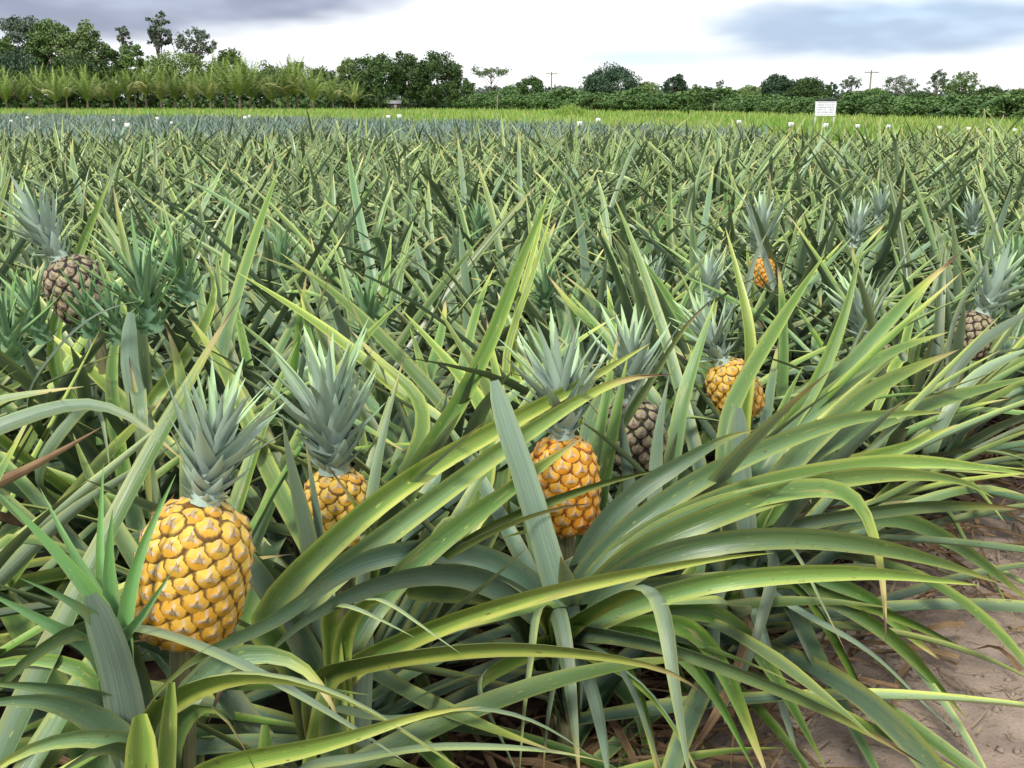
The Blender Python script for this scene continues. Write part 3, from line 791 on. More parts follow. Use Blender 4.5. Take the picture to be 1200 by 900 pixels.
# ---- blades read one by one from the near rows: plant, width, yellowing, bluish bloom, facing, options, points (px,py,depth)
HERO = [
    # shoot in front of fruit A
    ('S', .048, .05, 1.0, -1.0, 'b', [(150, 860, 1.10), (140, 800, 1.09), (125, 745, 1.06), (105, 697, 1.04)]),
    ('S', .036, .05, .7, 1.0, 's', [(140, 800, 1.14), (132, 720, 1.13), (126, 655, 1.12), (132, 598, 1.11)]),
    ('S', .026, .10, .5, 1.0, 's', [(146, 780, 1.14), (147, 719, 1.13), (165, 643, 1.13), (206, 556, 1.14)]),
    ('S', .020, .05, .4, 1.0, 's', [(138, 760, 1.15), (118, 690, 1.16), (117, 630, 1.17), (121, 543, 1.18)]),
    ('S', .028, .10, .4, 1.0, 's', [(140, 770, 1.13), (102, 692, 1.10), (57, 636, 1.08), (-4, 575, 1.06)]),
    ('S', .022, .05, .4, 1.0, 's', [(140, 770, 1.15), (106, 685, 1.15), (78, 635, 1.15), (47, 572, 1.16)]),
    ('S', .024, .05, .8, 1.0, 's', [(130, 790, 1.12), (160, 735, 1.07), (180, 700, 1.05), (203, 668, 1.04)]),
    ('S', .026, .05, .9, 1.0, 's', [(140, 790, 1.10), (95, 712, 1.03), (60, 692, 1.00), (22, 677, .98)]),
    ('S', .030, .10, .8, 1.0, 's', [(130, 790, 1.14), (75, 745, 1.10), (30, 715, 1.08), (-25, 690, 1.06)]),
    # plant A
    ('A', .042, .35, .5, 1.0, '', [(130, 770, 1.18), (148, 733, 1.14), (215, 748, 1.08), (290, 778, 1.03), (390, 835, .98), (480, 896, .95)]),
    ('A', .046, .30, .8, 1.0, '', [(150, 770, 1.16), (110, 730, 1.12), (60, 748, 1.08), (0, 800, 1.04), (-60, 870, 1.0)]),
    ('A', .044, .75, .2, 1.0, '', [(170, 850, 1.05), (212, 813, 1.02), (250, 794, 1.0), (302, 787, .98), (378, 804, .97), (450, 840, .95), (560, 915, .93)]),
    ('A', .050, .10, 1.0, 1.0, '', [(150, 840, 1.12), (100, 815, 1.07), (50, 802, 1.03), (-40, 800, 1.0)]),
    ('A', .050, .10, 1.0, 1.0, '', [(150, 870, 1.10), (90, 830, 1.05), (40, 815, 1.0), (-60, 830, .97)]),
    ('A', .046, .25, .9, 1.0, '', [(170, 880, 1.02), (120, 862, .99), (60, 865, .97), (10, 885, .96), (-40, 930, .95)]),
    ('A', .046, .20, .9, 1.0, '', [(170, 890, 1.0), (130, 868, .95), (85, 880, .93), (50, 925, .92)]),
    ('A', .030, .20, .5, 1.0, '', [(120, 800, 1.2), (60, 772, 1.2), (0, 775, 1.2), (-60, 790, 1.2)]),
    ('A', .050, .55, .2, 1.0, 'b', [(165, 980, .98), (164, 930, .96), (163, 880, .95), (163, 838, .94)]),
    ('A', .030, .45, .2, 1.0, 'b', [(190, 960, .99), (194, 880, .98), (200, 800, .98)]),
    ('A', .048, .35, .4, 1.0, 'b', [(310, 980, .98), (316, 910, .98), (312, 850, .98)]),
    ('A', .042, .15, .9, 1.0, '', [(200, 850, 1.05), (260, 770, 1.09), (330, 765, 1.09), (372, 790, 1.08), (400, 850, 1.05)]),
    ('A', .036, .20, .6, 1.0, '', [(200, 860, 1.04), (250, 815, 1.0), (275, 850, .98), (300, 905, .97)]),
    ('A', .040, .55, .3, 1.0, '', [(230, 910, 1.0), (330, 882, .96), (430, 858, .94), (500, 832, .94), (564, 828, .95)]),
    # long blades running up to the right from plant M
    ('M', .046, .75, .15, 1.0, '', [(345, 760, 1.40), (290, 740, 1.32), (340, 680, 1.36), (427, 600, 1.46), (500, 548, 1.56), (580, 503, 1.66), (680, 450, 1.78), (762, 402, 1.90)]),
    ('M', .044, .45, .5, 1.0, '', [(360, 760, 1.42), (330, 730, 1.36), (400, 665, 1.42), (487, 600, 1.52), (600, 518, 1.64), (700, 455, 1.74), (745, 440, 1.78), (788, 439, 1.82)]),
    ('M', .046, .80, .15, 1.0, '', [(370, 800, 1.38), (420, 778, 1.30), (475, 768, 1.24), (590, 757, 1.20), (700, 766, 1.18), (782, 783, 1.17), (815, 795, 1.17), (830, 818, 1.17)]),
    ('M', .042, .85, .15, 1.0, '', [(390, 800, 1.40), (457, 757, 1.36), (551, 719, 1.33), (665, 687, 1.32), (780, 664, 1.34), (850, 652, 1.36), (907, 648, 1.37)]),
    ('M', .054, .05, 1.0, -1.0, 'b', [(392, 800, 1.42), (385, 765, 1.40), (375, 715, 1.37)]),
    ('M', .048, .05, 1.0, -1.0, 'b', [(420, 800, 1.45), (425, 765, 1.44), (418, 712, 1.42)]),
    ('M', .040, .30, .4, 1.0, '', [(390, 830, 1.34), (450, 845, 1.27), (560, 828, 1.24), (640, 850, 1.22), (700, 892, 1.2)]),
    ('M', .044, .55, .2, 1.0, '', [(350, 900, 1.26), (420, 888, 1.22), (513, 873, 1.2), (642, 878, 1.19), (710, 893, 1.19)]),
    ('M', .034, .65, .2, 1.0, '', [(400, 760, 1.36), (420, 712, 1.28), (445, 698, 1.24), (490, 730, 1.20), (540, 766, 1.17)]),
    ('M', .034, .60, .3, 1.0, '', [(390, 760, 1.36), (385, 715, 1.30), (405, 707, 1.26), (440, 722, 1.22), (486, 747, 1.19)]),
    ('M', .046, .20, .8, 1.0, '', [(370, 780, 1.38), (320, 700, 1.36), (280, 640, 1.42), (240, 600, 1.5)]),
    ('M', .046, .15, .4, 1.0, '', [(390, 800, 1.40), (430, 720, 1.40), (490, 655, 1.46), (560, 600, 1.54), (683, 513, 1.66)]),
    # plant C: the heart at (645,690)
    ('C', .050, .05, 1.0, -1.0, 'b', [(668, 740, 1.68), (650, 680, 1.62), (614, 556, 1.56), (594, 500, 1.54), (579, 446, 1.53)]),
    ('C', .044, .10, .9, 1.0, '', [(660, 740, 1.70), (630, 690, 1.66), (560, 650, 1.56), (470, 645, 1.45), (400, 667, 1.34), (340, 715, 1.20), (270, 752, 1.08), (212, 772, 1.02), (178, 797, 1.0), (163, 842, .99)]),
    ('C', .046, .05, 1.0, 1.0, '', [(655, 745, 1.70), (610, 702, 1.64), (540, 672, 1.52), (468, 677, 1.40), (400, 700, 1.28), (330, 745, 1.16), (290, 800, 1.10)]),
    ('C', .048, .10, .9, 1.0, '', [(660, 740, 1.72), (690, 640, 1.70), (740, 580, 1.68), (800, 542, 1.68), (850, 512, 1.70), (884, 504, 1.72)]),
    ('C', .044, .30, .6, 1.0, '', [(665, 735, 1.72), (690, 662, 1.66), (800, 573, 1.68), (900, 524, 1.74), (1000, 489, 1.82), (1112, 483, 1.90)]),
    ('C', .044, .40, .4, 1.0, '', [(665, 735, 1.72), (720, 650, 1.66), (830, 590, 1.66), (933, 558, 1.72), (1067, 540, 1.80), (1210, 556, 1.88)]),
    ('C', .046, .45, .4, 1.0, '', [(665, 735, 1.70), (740, 650, 1.62), (850, 600, 1.60), (967, 563, 1.66), (1067, 555, 1.72), (1145, 567, 1.76), (1165, 584, 1.77)]),
    ('C', .048, .30, .6, 1.0, '', [(665, 735, 1.70), (750, 660, 1.60), (863, 632, 1.56), (977, 632, 1.58), (1090, 655, 1.62), (1172, 684, 1.66)]),
    ('C', .046, .40, .4, 1.0, '', [(668, 740, 1.68), (788, 692, 1.55), (882, 675, 1.52), (1015, 670, 1.55), (1148, 686, 1.60)]),
    ('C', .046, .30, .5, 1.0, '', [(665, 740, 1.70), (750, 638, 1.64), (860, 588, 1.62), (960, 570, 1.64), (1003, 577, 1.66), (1022, 620, 1.66), (1036, 690, 1.65), (1038, 758, 1.64)]),
    ('C', .044, .45, .0, 1.0, '', [(655, 745, 1.68), (720, 700, 1.52), (762, 685, 1.42), (778, 705, 1.38), (788, 780, 1.34), (800, 860, 1.32), (812, 930, 1.30)]),
    ('C', .040, .85, .0, 1.0, '', [(650, 745, 1.68), (635, 715, 1.58), (625, 720, 1.52), (622, 765, 1.48), (612, 843, 1.45), (608, 920, 1.43)]),
    ('C', .040, .20, .0, 1.0, '', [(655, 750, 1.68), (650, 712, 1.58), (656, 725, 1.54), (666, 790, 1.50), (680, 920, 1.46)]),
    ('C', .046, .25, .0, 1.0, '', [(640, 755, 1.66), (570, 790, 1.46), (556, 805, 1.42), (580, 850, 1.40), (612, 920, 1.38)]),
    ('C', .044, .15, .6, 1.0, '', [(665, 740, 1.70), (760, 752, 1.50), (826, 772, 1.46), (939, 818, 1.46), (1030, 864, 1.48), (1085, 898, 1.49)]),
    ('C', .040, .05, .2, 1.0, '', [(670, 750, 1.70), (760, 740, 1.66), (830, 800, 1.64), (885, 905, 1.62)]),
    ('C', .042, .05, .2, 1.0, '', [(668, 755, 1.68), (720, 770, 1.60), (752, 830, 1.56), (780, 920, 1.54)]),
    ('C', .042, .05, .3, 1.0, '', [(665, 760, 1.70), (690, 790, 1.62), (705, 850, 1.6), (716, 930, 1.58)]),
    ('C', .032, .65, .1, 1.0, '', [(640, 720, 1.70), (540, 650, 1.60), (590, 575, 1.64), (640, 540, 1.68), (684, 512, 1.72)]),
    ('C', .036, .60, .2, 1.0, '', [(590, 700, 1.66), (480, 690, 1.56), (560, 625, 1.58), (650, 585, 1.64), (720, 562, 1.70), (784, 548, 1.74)]),
    ('C', .036, .50, .3, 1.0, '', [(600, 700, 1.64), (470, 690, 1.50), (570, 625, 1.53), (650, 595, 1.57), (692, 590, 1.6)]),
    # older blades hanging to the soil at the front of the row
    ('C', .044, .10, .0, 1.0, '', [(670, 750, 1.70), (800, 730, 1.74), (850, 790, 1.74), (880, 860, 1.74), (905, 925, 1.72)]),
    ('C', .042, .15, .1, 1.0, '', [(660, 760, 1.66), (740, 790, 1.60), (790, 850, 1.58), (830, 930, 1.56)]),
    ('C', .044, .10, .0, 1.0, '', [(650, 765, 1.66), (650, 790, 1.58), (640, 850, 1.54), (635, 930, 1.52)]),
    ('C', .040, .20, .1, 1.0, '', [(668, 760, 1.70), (730, 770, 1.68), (760, 850, 1.66), (775, 930, 1.64)]),
    ('C', .042, .10, .0, 1.0, '', [(675, 745, 1.72), (830, 715, 1.78), (900, 780, 1.80), (940, 850, 1.80), (970, 905, 1.80)]),
    ('O', .042, .10, .0, 1.0, '', [(875, 660, 2.08), (880, 690, 1.98), (900, 760, 1.94), (925, 850, 1.90), (940, 905, 1.88)]),
    ('O', .042, .05, .1, 1.0, '', [(870, 660, 2.08), (840, 690, 1.98), (835, 760, 1.94), (850, 850, 1.90)]),
    ('O', .040, .15, .1, 1.0, '', [(875, 655, 2.12), (940, 690, 2.02), (985, 760, 2.0), (1020, 830, 1.99), (1048, 872, 1.99)]),
    ('O', .038, .60, .1, 1.0, 'd', [(872, 665, 2.06), (880, 740, 1.94), (850, 820, 1.88), (800, 896, 1.84)]),
    # plant D
    ('D', .044, .15, .8, 1.0, '', [(690, 640, 2.0), (700, 560, 1.98), (722, 500, 1.98), (770, 420, 2.02), (812, 360, 2.06)]),
    ('D', .040, .10, .9, -1.0, '', [(765, 640, 2.0), (768, 560, 1.98), (772, 500, 1.96), (784, 440, 1.95)]),
    ('D', .036, .05, 1.0, -1.0, '', [(742, 640, 2.02), (737, 560, 2.0), (728, 500, 1.98), (721, 452, 1.97)]),
    ('D', .040, .40, .3, 1.0, '', [(700, 640, 2.1), (700, 548, 2.02), (753, 460, 2.04), (800, 385, 2.1), (835, 350, 2.15)]),
    ('D', .046, .20, .7, 1.0, '', [(760, 640, 2.1), (785, 560, 2.05), (800, 470, 2.05), (822, 400, 2.08), (838, 350, 2.1)]),
    ('D', .050, .25, .7, 1.0, '', [(740, 640, 2.25), (790, 520, 2.4), (730, 420, 2.5), (667, 343, 2.6)]),
    # plant O: big fan to the right
    ('O', .046, .10, 1.0, -1.0, 'b', [(876, 640, 2.02), (870, 560, 2.0), (866, 478, 1.99)]),
    ('O', .040, .25, .3, 1.0, '', [(868, 650, 2.12), (877, 563, 2.08), (947, 467, 2.10), (987, 377, 2.14), (1010, 288, 2.18)]),
    ('O', .046, .35, .4, 1.0, '', [(860, 640, 2.1), (850, 500, 2.12), (900, 400, 2.2), (967, 297, 2.3)]),
    ('O', .046, .20, .6, 1.0, '', [(868, 640, 2.12), (910, 520, 2.14), (985, 440, 2.2), (1060, 355, 2.28), (1127, 295, 2.35)]),
    ('O', .048, .25, .6, 1.0, '', [(868, 640, 2.10), (885, 560, 2.06), (933, 498, 2.08), (1033, 418, 2.16), (1112, 389, 2.22)]),
    ('O', .052, .35, .5, 1.0, '', [(868, 650, 2.08), (900, 575, 2.02), (960, 510, 2.06), (1033, 450, 2.12), (1125, 409, 2.2)]),
    ('O', .048, .30, .5, 1.0, '', [(870, 650, 2.1), (930, 545, 2.08), (1000, 507, 2.12), (1100, 470, 2.2), (1220, 438, 2.3)]),
    ('O', .044, .35, .2, 1.0, '', [(870, 650, 2.06), (930, 575, 2.0), (987, 545, 2.0), (1050, 528, 2.03), (1122, 497, 2.08)]),
    ('O', .042, .20, .5, 1.0, '', [(870, 650, 2.1), (920, 617, 2.0), (1052, 596, 2.02), (1130, 592, 2.06), (1215, 598, 2.1)]),
    ('O', .040, .55, .0, 1.0, '', [(870, 650, 2.04), (905, 632, 1.9), (930, 642, 1.84), (962, 704, 1.80), (993, 768, 1.78)]),
    ('O', .036, .35, .3, 1.0, '', [(870, 655, 2.04), (900, 640, 1.9), (910, 655, 1.84), (901, 700, 1.80), (876, 779, 1.76), (850, 830, 1.74)]),
    ('O', .046, .15, .2, 1.0, '', [(875, 660, 2.1), (912, 700, 1.96), (1015, 760, 1.94), (1090, 832, 1.95), (1140, 873, 1.96)]),
    ('O', .044, .20, .2, 1.0, '', [(875, 655, 2.14), (962, 692, 2.04), (1052, 722, 2.06), (1145, 768, 2.1)]),
    ('O', .044, .20, .2, 1.0, '', [(875, 655, 2.16), (1011, 722, 2.06), (1071, 772, 2.06), (1133, 843, 2.06)]),
    ('O', .040, .10, .2, 1.0, '', [(875, 665, 2.1), (915, 700, 1.98), (954, 779, 1.95), (985, 830, 1.94)]),
    ('O', .044, .15, .3, 1.0, '', [(875, 650, 2.2), (1033, 605, 2.2), (1128, 643, 2.24), (1215, 712, 2.28)]),
    ('O', .040, .25, .2, 1.0, '', [(880, 640, 2.3), (1090, 585, 2.5), (1128, 635, 2.5), (1170, 690, 2.5), (1202, 752, 2.5)]),
    ('O', .040, .10, .3, 1.0, '', [(875, 665, 2.12), (1000, 690, 2.12), (1060, 740, 2.14), (1108, 778, 2.15)]),
    # plant B
    ('B', .042, .35, .8, -1.0, '', [(370, 690, 1.62), (362, 634, 1.58), (341, 547, 1.55), (331, 492, 1.54)]),
    ('B', .024, .10, .9, -1.0, '', [(380, 680, 1.62), (374, 621, 1.60), (365, 560, 1.58), (358, 517, 1.57)]),
    ('B', .028, .30, .6, -1.0, '', [(425, 680, 1.64), (434, 593, 1.62), (447, 516, 1.62), (469, 433, 1.63)]),
    ('B', .020, .40, .2, 1.0, '', [(440, 660, 1.64), (424, 602, 1.60), (404, 572, 1.59), (382, 544, 1.58)]),
    ('B', .046, .55, .3, 1.0, '', [(395, 700, 1.85), (320, 563, 2.0), (267, 440, 2.1), (219, 368, 2.2)]),
    ('B', .044, .45, .4, 1.0, '', [(420, 700, 1.8), (500, 487, 2.05), (455, 435, 2.1), (409, 385, 2.15)]),
    ('B', .042, .30, .2, 1.0, 'v', [(455, 640, 1.9), (490, 548, 1.92), (533, 483, 1.96), (577, 395, 2.05), (613, 300, 2.15), (648, 220, 2.25)]),
    ('B', .046, .50, .3, 1.0, '', [(560, 600, 2.0), (573, 492, 2.1), (533, 433, 2.2), (470, 362, 2.3)]),
    ('B', .044, .55, .3, 1.0, '', [(585, 600, 2.0), (580, 473, 2.15), (545, 415, 2.25), (512, 358, 2.3)]),
    # left: blades above plant A
    ('F', .046, .70, .1, 1.0, '', [(-40, 690, 1.6), (60, 606, 1.7), (133, 547, 1.75), (211, 479, 1.8)]),
    ('F', .044, .50, .3, 1.0, '', [(-60, 730, 1.55), (0, 682, 1.6), (77, 600, 1.7), (133, 568, 1.75), (222, 508, 1.85)]),
    ('F', .050, .05, 1.0, -1.0, 'b', [(172, 520, 2.1), (165, 480, 2.08), (150, 433, 2.05), (153, 366, 2.02)]),
    ('F', .040, .15, .5, 1.0, '', [(30, 480, 2.0), (62, 415, 1.98), (100, 374, 1.96), (140, 355, 1.95), (168, 352, 1.95)]),
    ('F', .040, .35, .3, 1.0, '', [(40, 560, 1.9), (95, 478, 1.86), (113, 462, 1.84), (122, 505, 1.82), (130, 560, 1.82)]),
    ('F', .042, .60, .1, 1.0, '', [(-40, 480, 1.8), (20, 465, 1.8), (60, 456, 1.8), (98, 453, 1.8)]),
    ('F', .048, .25, .5, 1.0, '', [(-60, 530, 1.75), (0, 500, 1.75), (60, 475, 1.78), (120, 468, 1.8), (165, 495, 1.8), (215, 540, 1.8)]),
    ('F', .044, .30, .2, 1.0, 'd', [(-50, 590, 1.7), (0, 568, 1.7), (50, 540, 1.72), (90, 518, 1.74), (120, 500, 1.75)]),
    ('F', .040, .50, .2, 1.0, '', [(160, 500, 2.2), (230, 400, 2.3), (255, 330, 2.4), (230, 290, 2.4)]),
    # further blades that cross the middle rows
    ('H', .046, .35, .5, 1.0, '', [(870, 420, 3.6), (872, 360, 3.62), (884, 300, 3.66), (902, 268, 3.7)]),
    ('H', .046, .20, .7, 1.0, '', [(925, 420, 3.7), (912, 350, 3.72), (893, 290, 3.76), (872, 235, 3.8)]),
    ('E', .046, .80, .1, 1.0, '', [(868, 520, 2.45), (880, 410, 2.42), (866, 330, 2.45), (850, 266, 2.5)]),
    ('B', .042, .70, .2, 1.0, '', [(540, 520, 2.3), (480, 470, 2.35), (397, 397, 2.42), (333, 353, 2.5), (278, 319, 2.6)]),
    ('B', .050, .35, .5, 1.0, '', [(570, 560, 2.35), (540, 500, 2.4), (470, 420, 2.5), (400, 350, 2.62), (328, 296, 2.75)]),
    ('D', .030, .85, .1, 1.0, '', [(600, 430, 2.9), (612, 340, 2.95), (630, 280, 3.0), (641, 222, 3.1)]),
    ('D', .030, .75, .1, 1.0, '', [(590, 440, 2.85), (618, 340, 2.9), (640, 275, 2.95), (648, 238, 3.0)]),
    ('D', .050, .30, .5, 1.0, '', [(700, 600, 2.3), (690, 500, 2.4), (735, 420, 2.55), (680, 370, 2.7), (640, 320, 2.8)]),
    ('F', .040, .25, .1, 1.0, 'v', [(60, 420, 2.6), (85, 320, 2.65), (108, 258, 2.7), (131, 206, 2.8)]),
    ('F', .040, .45, .3, 1.0, '', [(170, 450, 2.6), (160, 350, 2.7), (146, 290, 2.75), (132, 215, 2.8)]),
    ('F', .044, .35, .5, 1.0, '', [(250, 470, 2.5), (262, 400, 2.6), (295, 290, 2.8), (330, 188, 3.0)]),
    ('I', .048, .40, .3, 1.0, '', [(980, 520, 2.8), (990, 430, 2.8), (1030, 350, 2.85), (1085, 260, 2.95)]),
    ('G', .046, .30, .4, 1.0, '', [(1120, 500, 2.9), (1110, 420, 2.9), (1130, 350, 2.95), (1190, 270, 3.05)]),
    ('G', .046, .25, .6, 1.0, '', [(1090, 520, 2.8), (1120, 430, 2.8), (1165, 390, 2.85), (1230, 350, 2.95)]),
    ('G', .044, .35, .4, 1.0, '', [(1090, 530, 2.7), (1130, 450, 2.7), (1180, 420, 2.72), (1240, 400, 2.8)]),
]


def hero_leaf(entry):
    key, wd, yn, gl, face, opt, pts = entry
    root, base = PLANTS[key]
    P = []
    for (px, py, d) in pts:
        p = W(px, py, d)
        if p[2] < 0.03: p = W(px, py, d * (CAM_H - 0.03) / (CAM_H - p[2]))
        P.append(p)
    P = np.array(P)
    # run down to the stem
    stem = np.array((base[0], base[1], 0.16 if P[0][2] > 0.3 else 0.08))
    if np.linalg.norm(P[0] - stem) > 0.12 and key not in 'S':
        mid = 0.55 * P[0] + 0.45 * stem
        P = np.vstack([stem, mid, P])
    elif key == 'S':
        P = np.vstack([stem + np.array((0, 0, 0.12)), P])
    n = 34 if len(P) > 6 else 26
    C = clear_ground(catmull(P, n))
    for _ in range(3): C[1:-1] = 0.5 * C[1:-1] + 0.25 * (C[:-2] + C[2:])
    c0 = P[len(P) // 2]
    tocam = np.array((0, 0, CAM_H)) - c0; tocam[2] = 0; tocam /= np.linalg.norm(tocam)
    T0 = C[1] - C[0]
    out = C[n // 2] - C[0]; out[2] = 0
    hint = np.array((0, 0, 1.0)) + tocam * (0.9 * face if face > 0 else -1.6)
    r = np.random.default_rng(int(pts[0][0] * 13 + pts[-1][1] * 7) % 99991)
    V, F, U, Q = ribbon(C, wd * 1.06, hint, (0.62 if 'v' in opt else 0.34) if face > 0 else 0.22, 6, r.normal(0, 0.15), 1.0 if 'b' in opt else 0.0, 0.95, yn, gl, r.uniform(0, 0.04))
    if 'b' in opt: U[:, 1] *= 0.78
    V = V - np.array((base[0], base[1], 0))
    mat = M_shoot if 's' in opt else (M_dry if 'd' in opt else M_leaf)
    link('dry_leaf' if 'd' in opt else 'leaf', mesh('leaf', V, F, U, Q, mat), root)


for e in HERO: hero_leaf(e)

# rosette leaves that fill in the rest of these plants
for key, nl, fm, sk in (('A', 26, 0.0, 0.7), ('B', 34, 0.0, 0.15), ('C', 38, 0.0, 0.38), ('D', 34, 0.0, 0.1), ('E', 34, 0, 0), ('F', 34, 0, 0), ('G', 32, 0, 0), ('H', 32, 0, 0),
                        ('I', 32, 0, 0), ('M', 30, 0.0, 0.65), ('O', 36, 0.0, 0.28)):
    root, base = PLANTS[key]
    grow_leaves(root, base, nl, np.random.default_rng(ord(key) * 3), 0.93, 22, 4, sk)

# green side shoots round the tilted unripe fruit
root, base = PLANTS['F']
for j, (px, py, d, hh, n_) in enumerate(((178, 385, 2.15, 0.24, 44), (52, 398, 2.2, 0.19, 36), (105, 392, 2.2, 0.17, 32), (222, 350, 2.35, 0.22, 36), (15, 425, 2.05, 0.20, 32), (140, 400, 2.1, 0.16, 30))):
    p = W(px, py, d)
    up = np.array((random.uniform(-.3, .3), -0.15, 1.0))
    o = make_crown(root, base, p, up, hh, n_, seed=60 + j, name='side_shoot', joined=True, mat=M_shoot, slim=0.62)
# crowns of fruit whose bodies are sunk among the leaves
HIDDEN = [((430, 355), 3.0, 0.22, 'green'), ((1000, 258), 5.0, 0.26, 'blue'), ((1028, 236), 5.6, 0.24, 'blue'), ((1140, 246), 5.2, 0.24, 'blue'), ((830, 318), 3.5, 0.2, 'blue'),
          ((768, 322), 3.7, 0.2, 'blue'), ((1190, 300), 3.9, 0.24, 'green'), ((640, 330), 3.9, 0.2, 'green'), ((560, 255), 5.5, 0.22, 'green'), ((330, 290), 4.6, 0.22, 'green')]
HP = []
for j, ((px, py), d, hh, tone) in enumerate(HIDDEN):
    p = W(px, py + hh / d * FPX * 0.5, d)
    HP.append((p, hh, tone, (px, py)))
    KEEP.append((px - 12, py - 20, px + 12, py + 12, d))

# ------------------------------------------------------------------ the field
taken = [np.array(b) for _, b in PLANTS.values()]
spots = []
for it in range(0, 60):
    t = 0.02 + it * 0.52
    for js in range(-60, 90):
        s = js * 0.44 + (0.22 if it % 2 else 0)
        p = ROW0 + E_ * s + N_ * t + rng.normal(0, 0.055, 2)
        lim = 17.3 + 0.11 * p[0] + 0.5 * math.sin(p[0] * 0.9)
        if p[1] > lim or p[1] < 0.4: continue
        if abs(p[0]) > 0.56 * p[1] + 0.95: continue
        if any(np.linalg.norm(p - q) < 0.30 for q in taken): continue
        dist = math.hypot(p[0], p[1])
        if dist < 0.95: continue
        spots.append((dist, p))
for (q, hh, tone, pp) in HP:
    k = min(range(len(spots)), key=lambda k: np.linalg.norm(spots[k][1] - q[:2]))
    spots[k] = (math.hypot(q[0], q[1]), q[:2].copy())
spots.sort(key=lambda x: x[0])
NEAR = 90
n_things = 300 - len(PLANTS)
VAR = []
for k in range(14):
    a = Acc(); rosette_geo(a, (0, 0, 0), 30, np.random.default_rng(500 + k), 0.98, 9, 4, (0.0, 0.0), 0.12)
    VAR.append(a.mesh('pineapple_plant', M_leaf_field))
LAND = dict(A='the largest golden fruit', B='the tall-crowned golden fruit', C='the orange fruit', D='the dark fruit', E='the leaning small golden fruit',
            F='the tilted purplish fruit', G='the path-side dark fruit', H='the far orange fruit', I='the hidden dark fruit')
LCOUNT = {}
ORD = ['nearest', 'second', 'third', 'fourth', 'fifth', 'sixth', 'seventh', 'eighth', 'ninth', 'tenth', 'eleventh', 'twelfth', 'thirteenth', 'fourteenth', 'fifteenth', 'sixteenth', 'seventeenth', 'eighteenth', 'nineteenth', 'twentieth', 'twenty-first', 'twenty-second', 'twenty-third', 'twenty-fourth', 'twenty-fifth', 'twenty-sixth']


def near_label(p, extra=''):
    key = min(LAND, key=lambda k: np.linalg.norm(np.array(PLANTS[k][1]) - p))
    v = p - np.array(PLANTS[key][1])
    side = 'behind' if v[1] > abs(v[0]) else ('before' if -v[1] > abs(v[0]) else ('right of' if v[0] > 0 else 'left of'))
    c = LCOUNT.get((key, side), 0); LCOUNT[(key, side)] = c + 1
    if extra: return 'pineapple plant %s, %s%s %s' % (extra, '' if c == 0 else ORD[min(c, 19)] + ' ', side, LAND[key])
    return 'leafy pineapple plant, %s one %s %s' % (ORD[c] if c < 26 else 'number %d' % (c + 1), side, LAND[key])


far = Acc()
hp_used = set()
frng = np.random.default_rng(99)
for i, (dist, p) in enumerate(spots):
    side = float(np.dot(p - ROW0, N_))
    edge = side < 0.45
    if i < NEAR:
        lab = near_label(p); grp = 'fruitless plants in the near rows'
        hidden = None
        for j, (q, hh, tone, pp) in enumerate(HP):
            if j not in hp_used and np.linalg.norm(q[:2] - p) < 0.01: hidden = j; break
        if hidden is not None:
            hp_used.add(hidden); q, hh, tone, pp = HP[hidden]
            lab = near_label(p, 'with bare %s crown' % ('blue-grey' if tone == 'blue' else 'pale green'))
            grp = 'plants showing only a crown'
        root = empty('pineapple_plant', (p[0], p[1], 0), lab, 'plant', grp)
        grow_leaves(root, p, 30 if dist < 3.4 else 27, np.random.default_rng(1000 + i), 0.97, (22 if dist < 2.3 else 13) if dist < 3.4 else 10, 4, 0.0, mat=M_leaf if dist < 2.8 else M_leaf_field, fmin=0.0 if edge else (0.06 if dist < 3 else 0.16))
        if hidden is not None:
            make_crown(root, p, q, np.array((frng.normal(0, .12), frng.normal(0, .12), 1)), hh, 40, seed=300 + i, joined=True, mat=M_crown if tone == 'blue' else M_shoot)
    elif i < n_things:
        o = link('pineapple_plant', VAR[frng.integers(len(VAR))])
        o.location = (p[0], p[1], 0); o.rotation_euler = (frng.normal(0, .05), frng.normal(0, .05), frng.uniform(0, 6.28)); s = frng.uniform(0.9, 1.1); o.scale = (s, s, s * frng.uniform(0.92, 1.1))
        tag(o, 'yellow-tipped pineapple plant in the dense middle of the field', 'plant', 'plants in the middle of the field')
    else:
        rosette_geo(far, (p[0], p[1], 0), 26, frng, 0.98 * frng.uniform(0.88, 1.12), 7, 2, (frng.normal(0, .1), frng.normal(0, .1)), 0.22, 0.20)
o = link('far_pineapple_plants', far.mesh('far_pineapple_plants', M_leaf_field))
tag(o, 'mass of yellow-tipped pineapple plants at the far side of the field', 'plants', kind='stuff')

# younger blue-green planting beyond
blue = Acc()
brng = np.random.default_rng(5)
for k in range(3600):
    D = 19 + 55 * brng.random() ** 0.8
    px = brng.uniform(-40, 900)
    lim = np.interp(px, [0, 250, 600, 850], [72, 62, 45, 33])
    if D > lim: continue
    g = G(px, D)
    rosette_geo(blue, (g[0], g[1], 0), 13, brng, 0.66 * brng.uniform(0.85, 1.15), 4, 1, (0, 0), 0.25, -0.25, wide=1.5)
o = link('young_pineapple_plants', blue.mesh('young_pineapple_plants', M_leaf_blue))
tag(o, 'plot of younger blue-green pineapple plants beyond the yellow-tipped field', 'plants', kind='stuff')

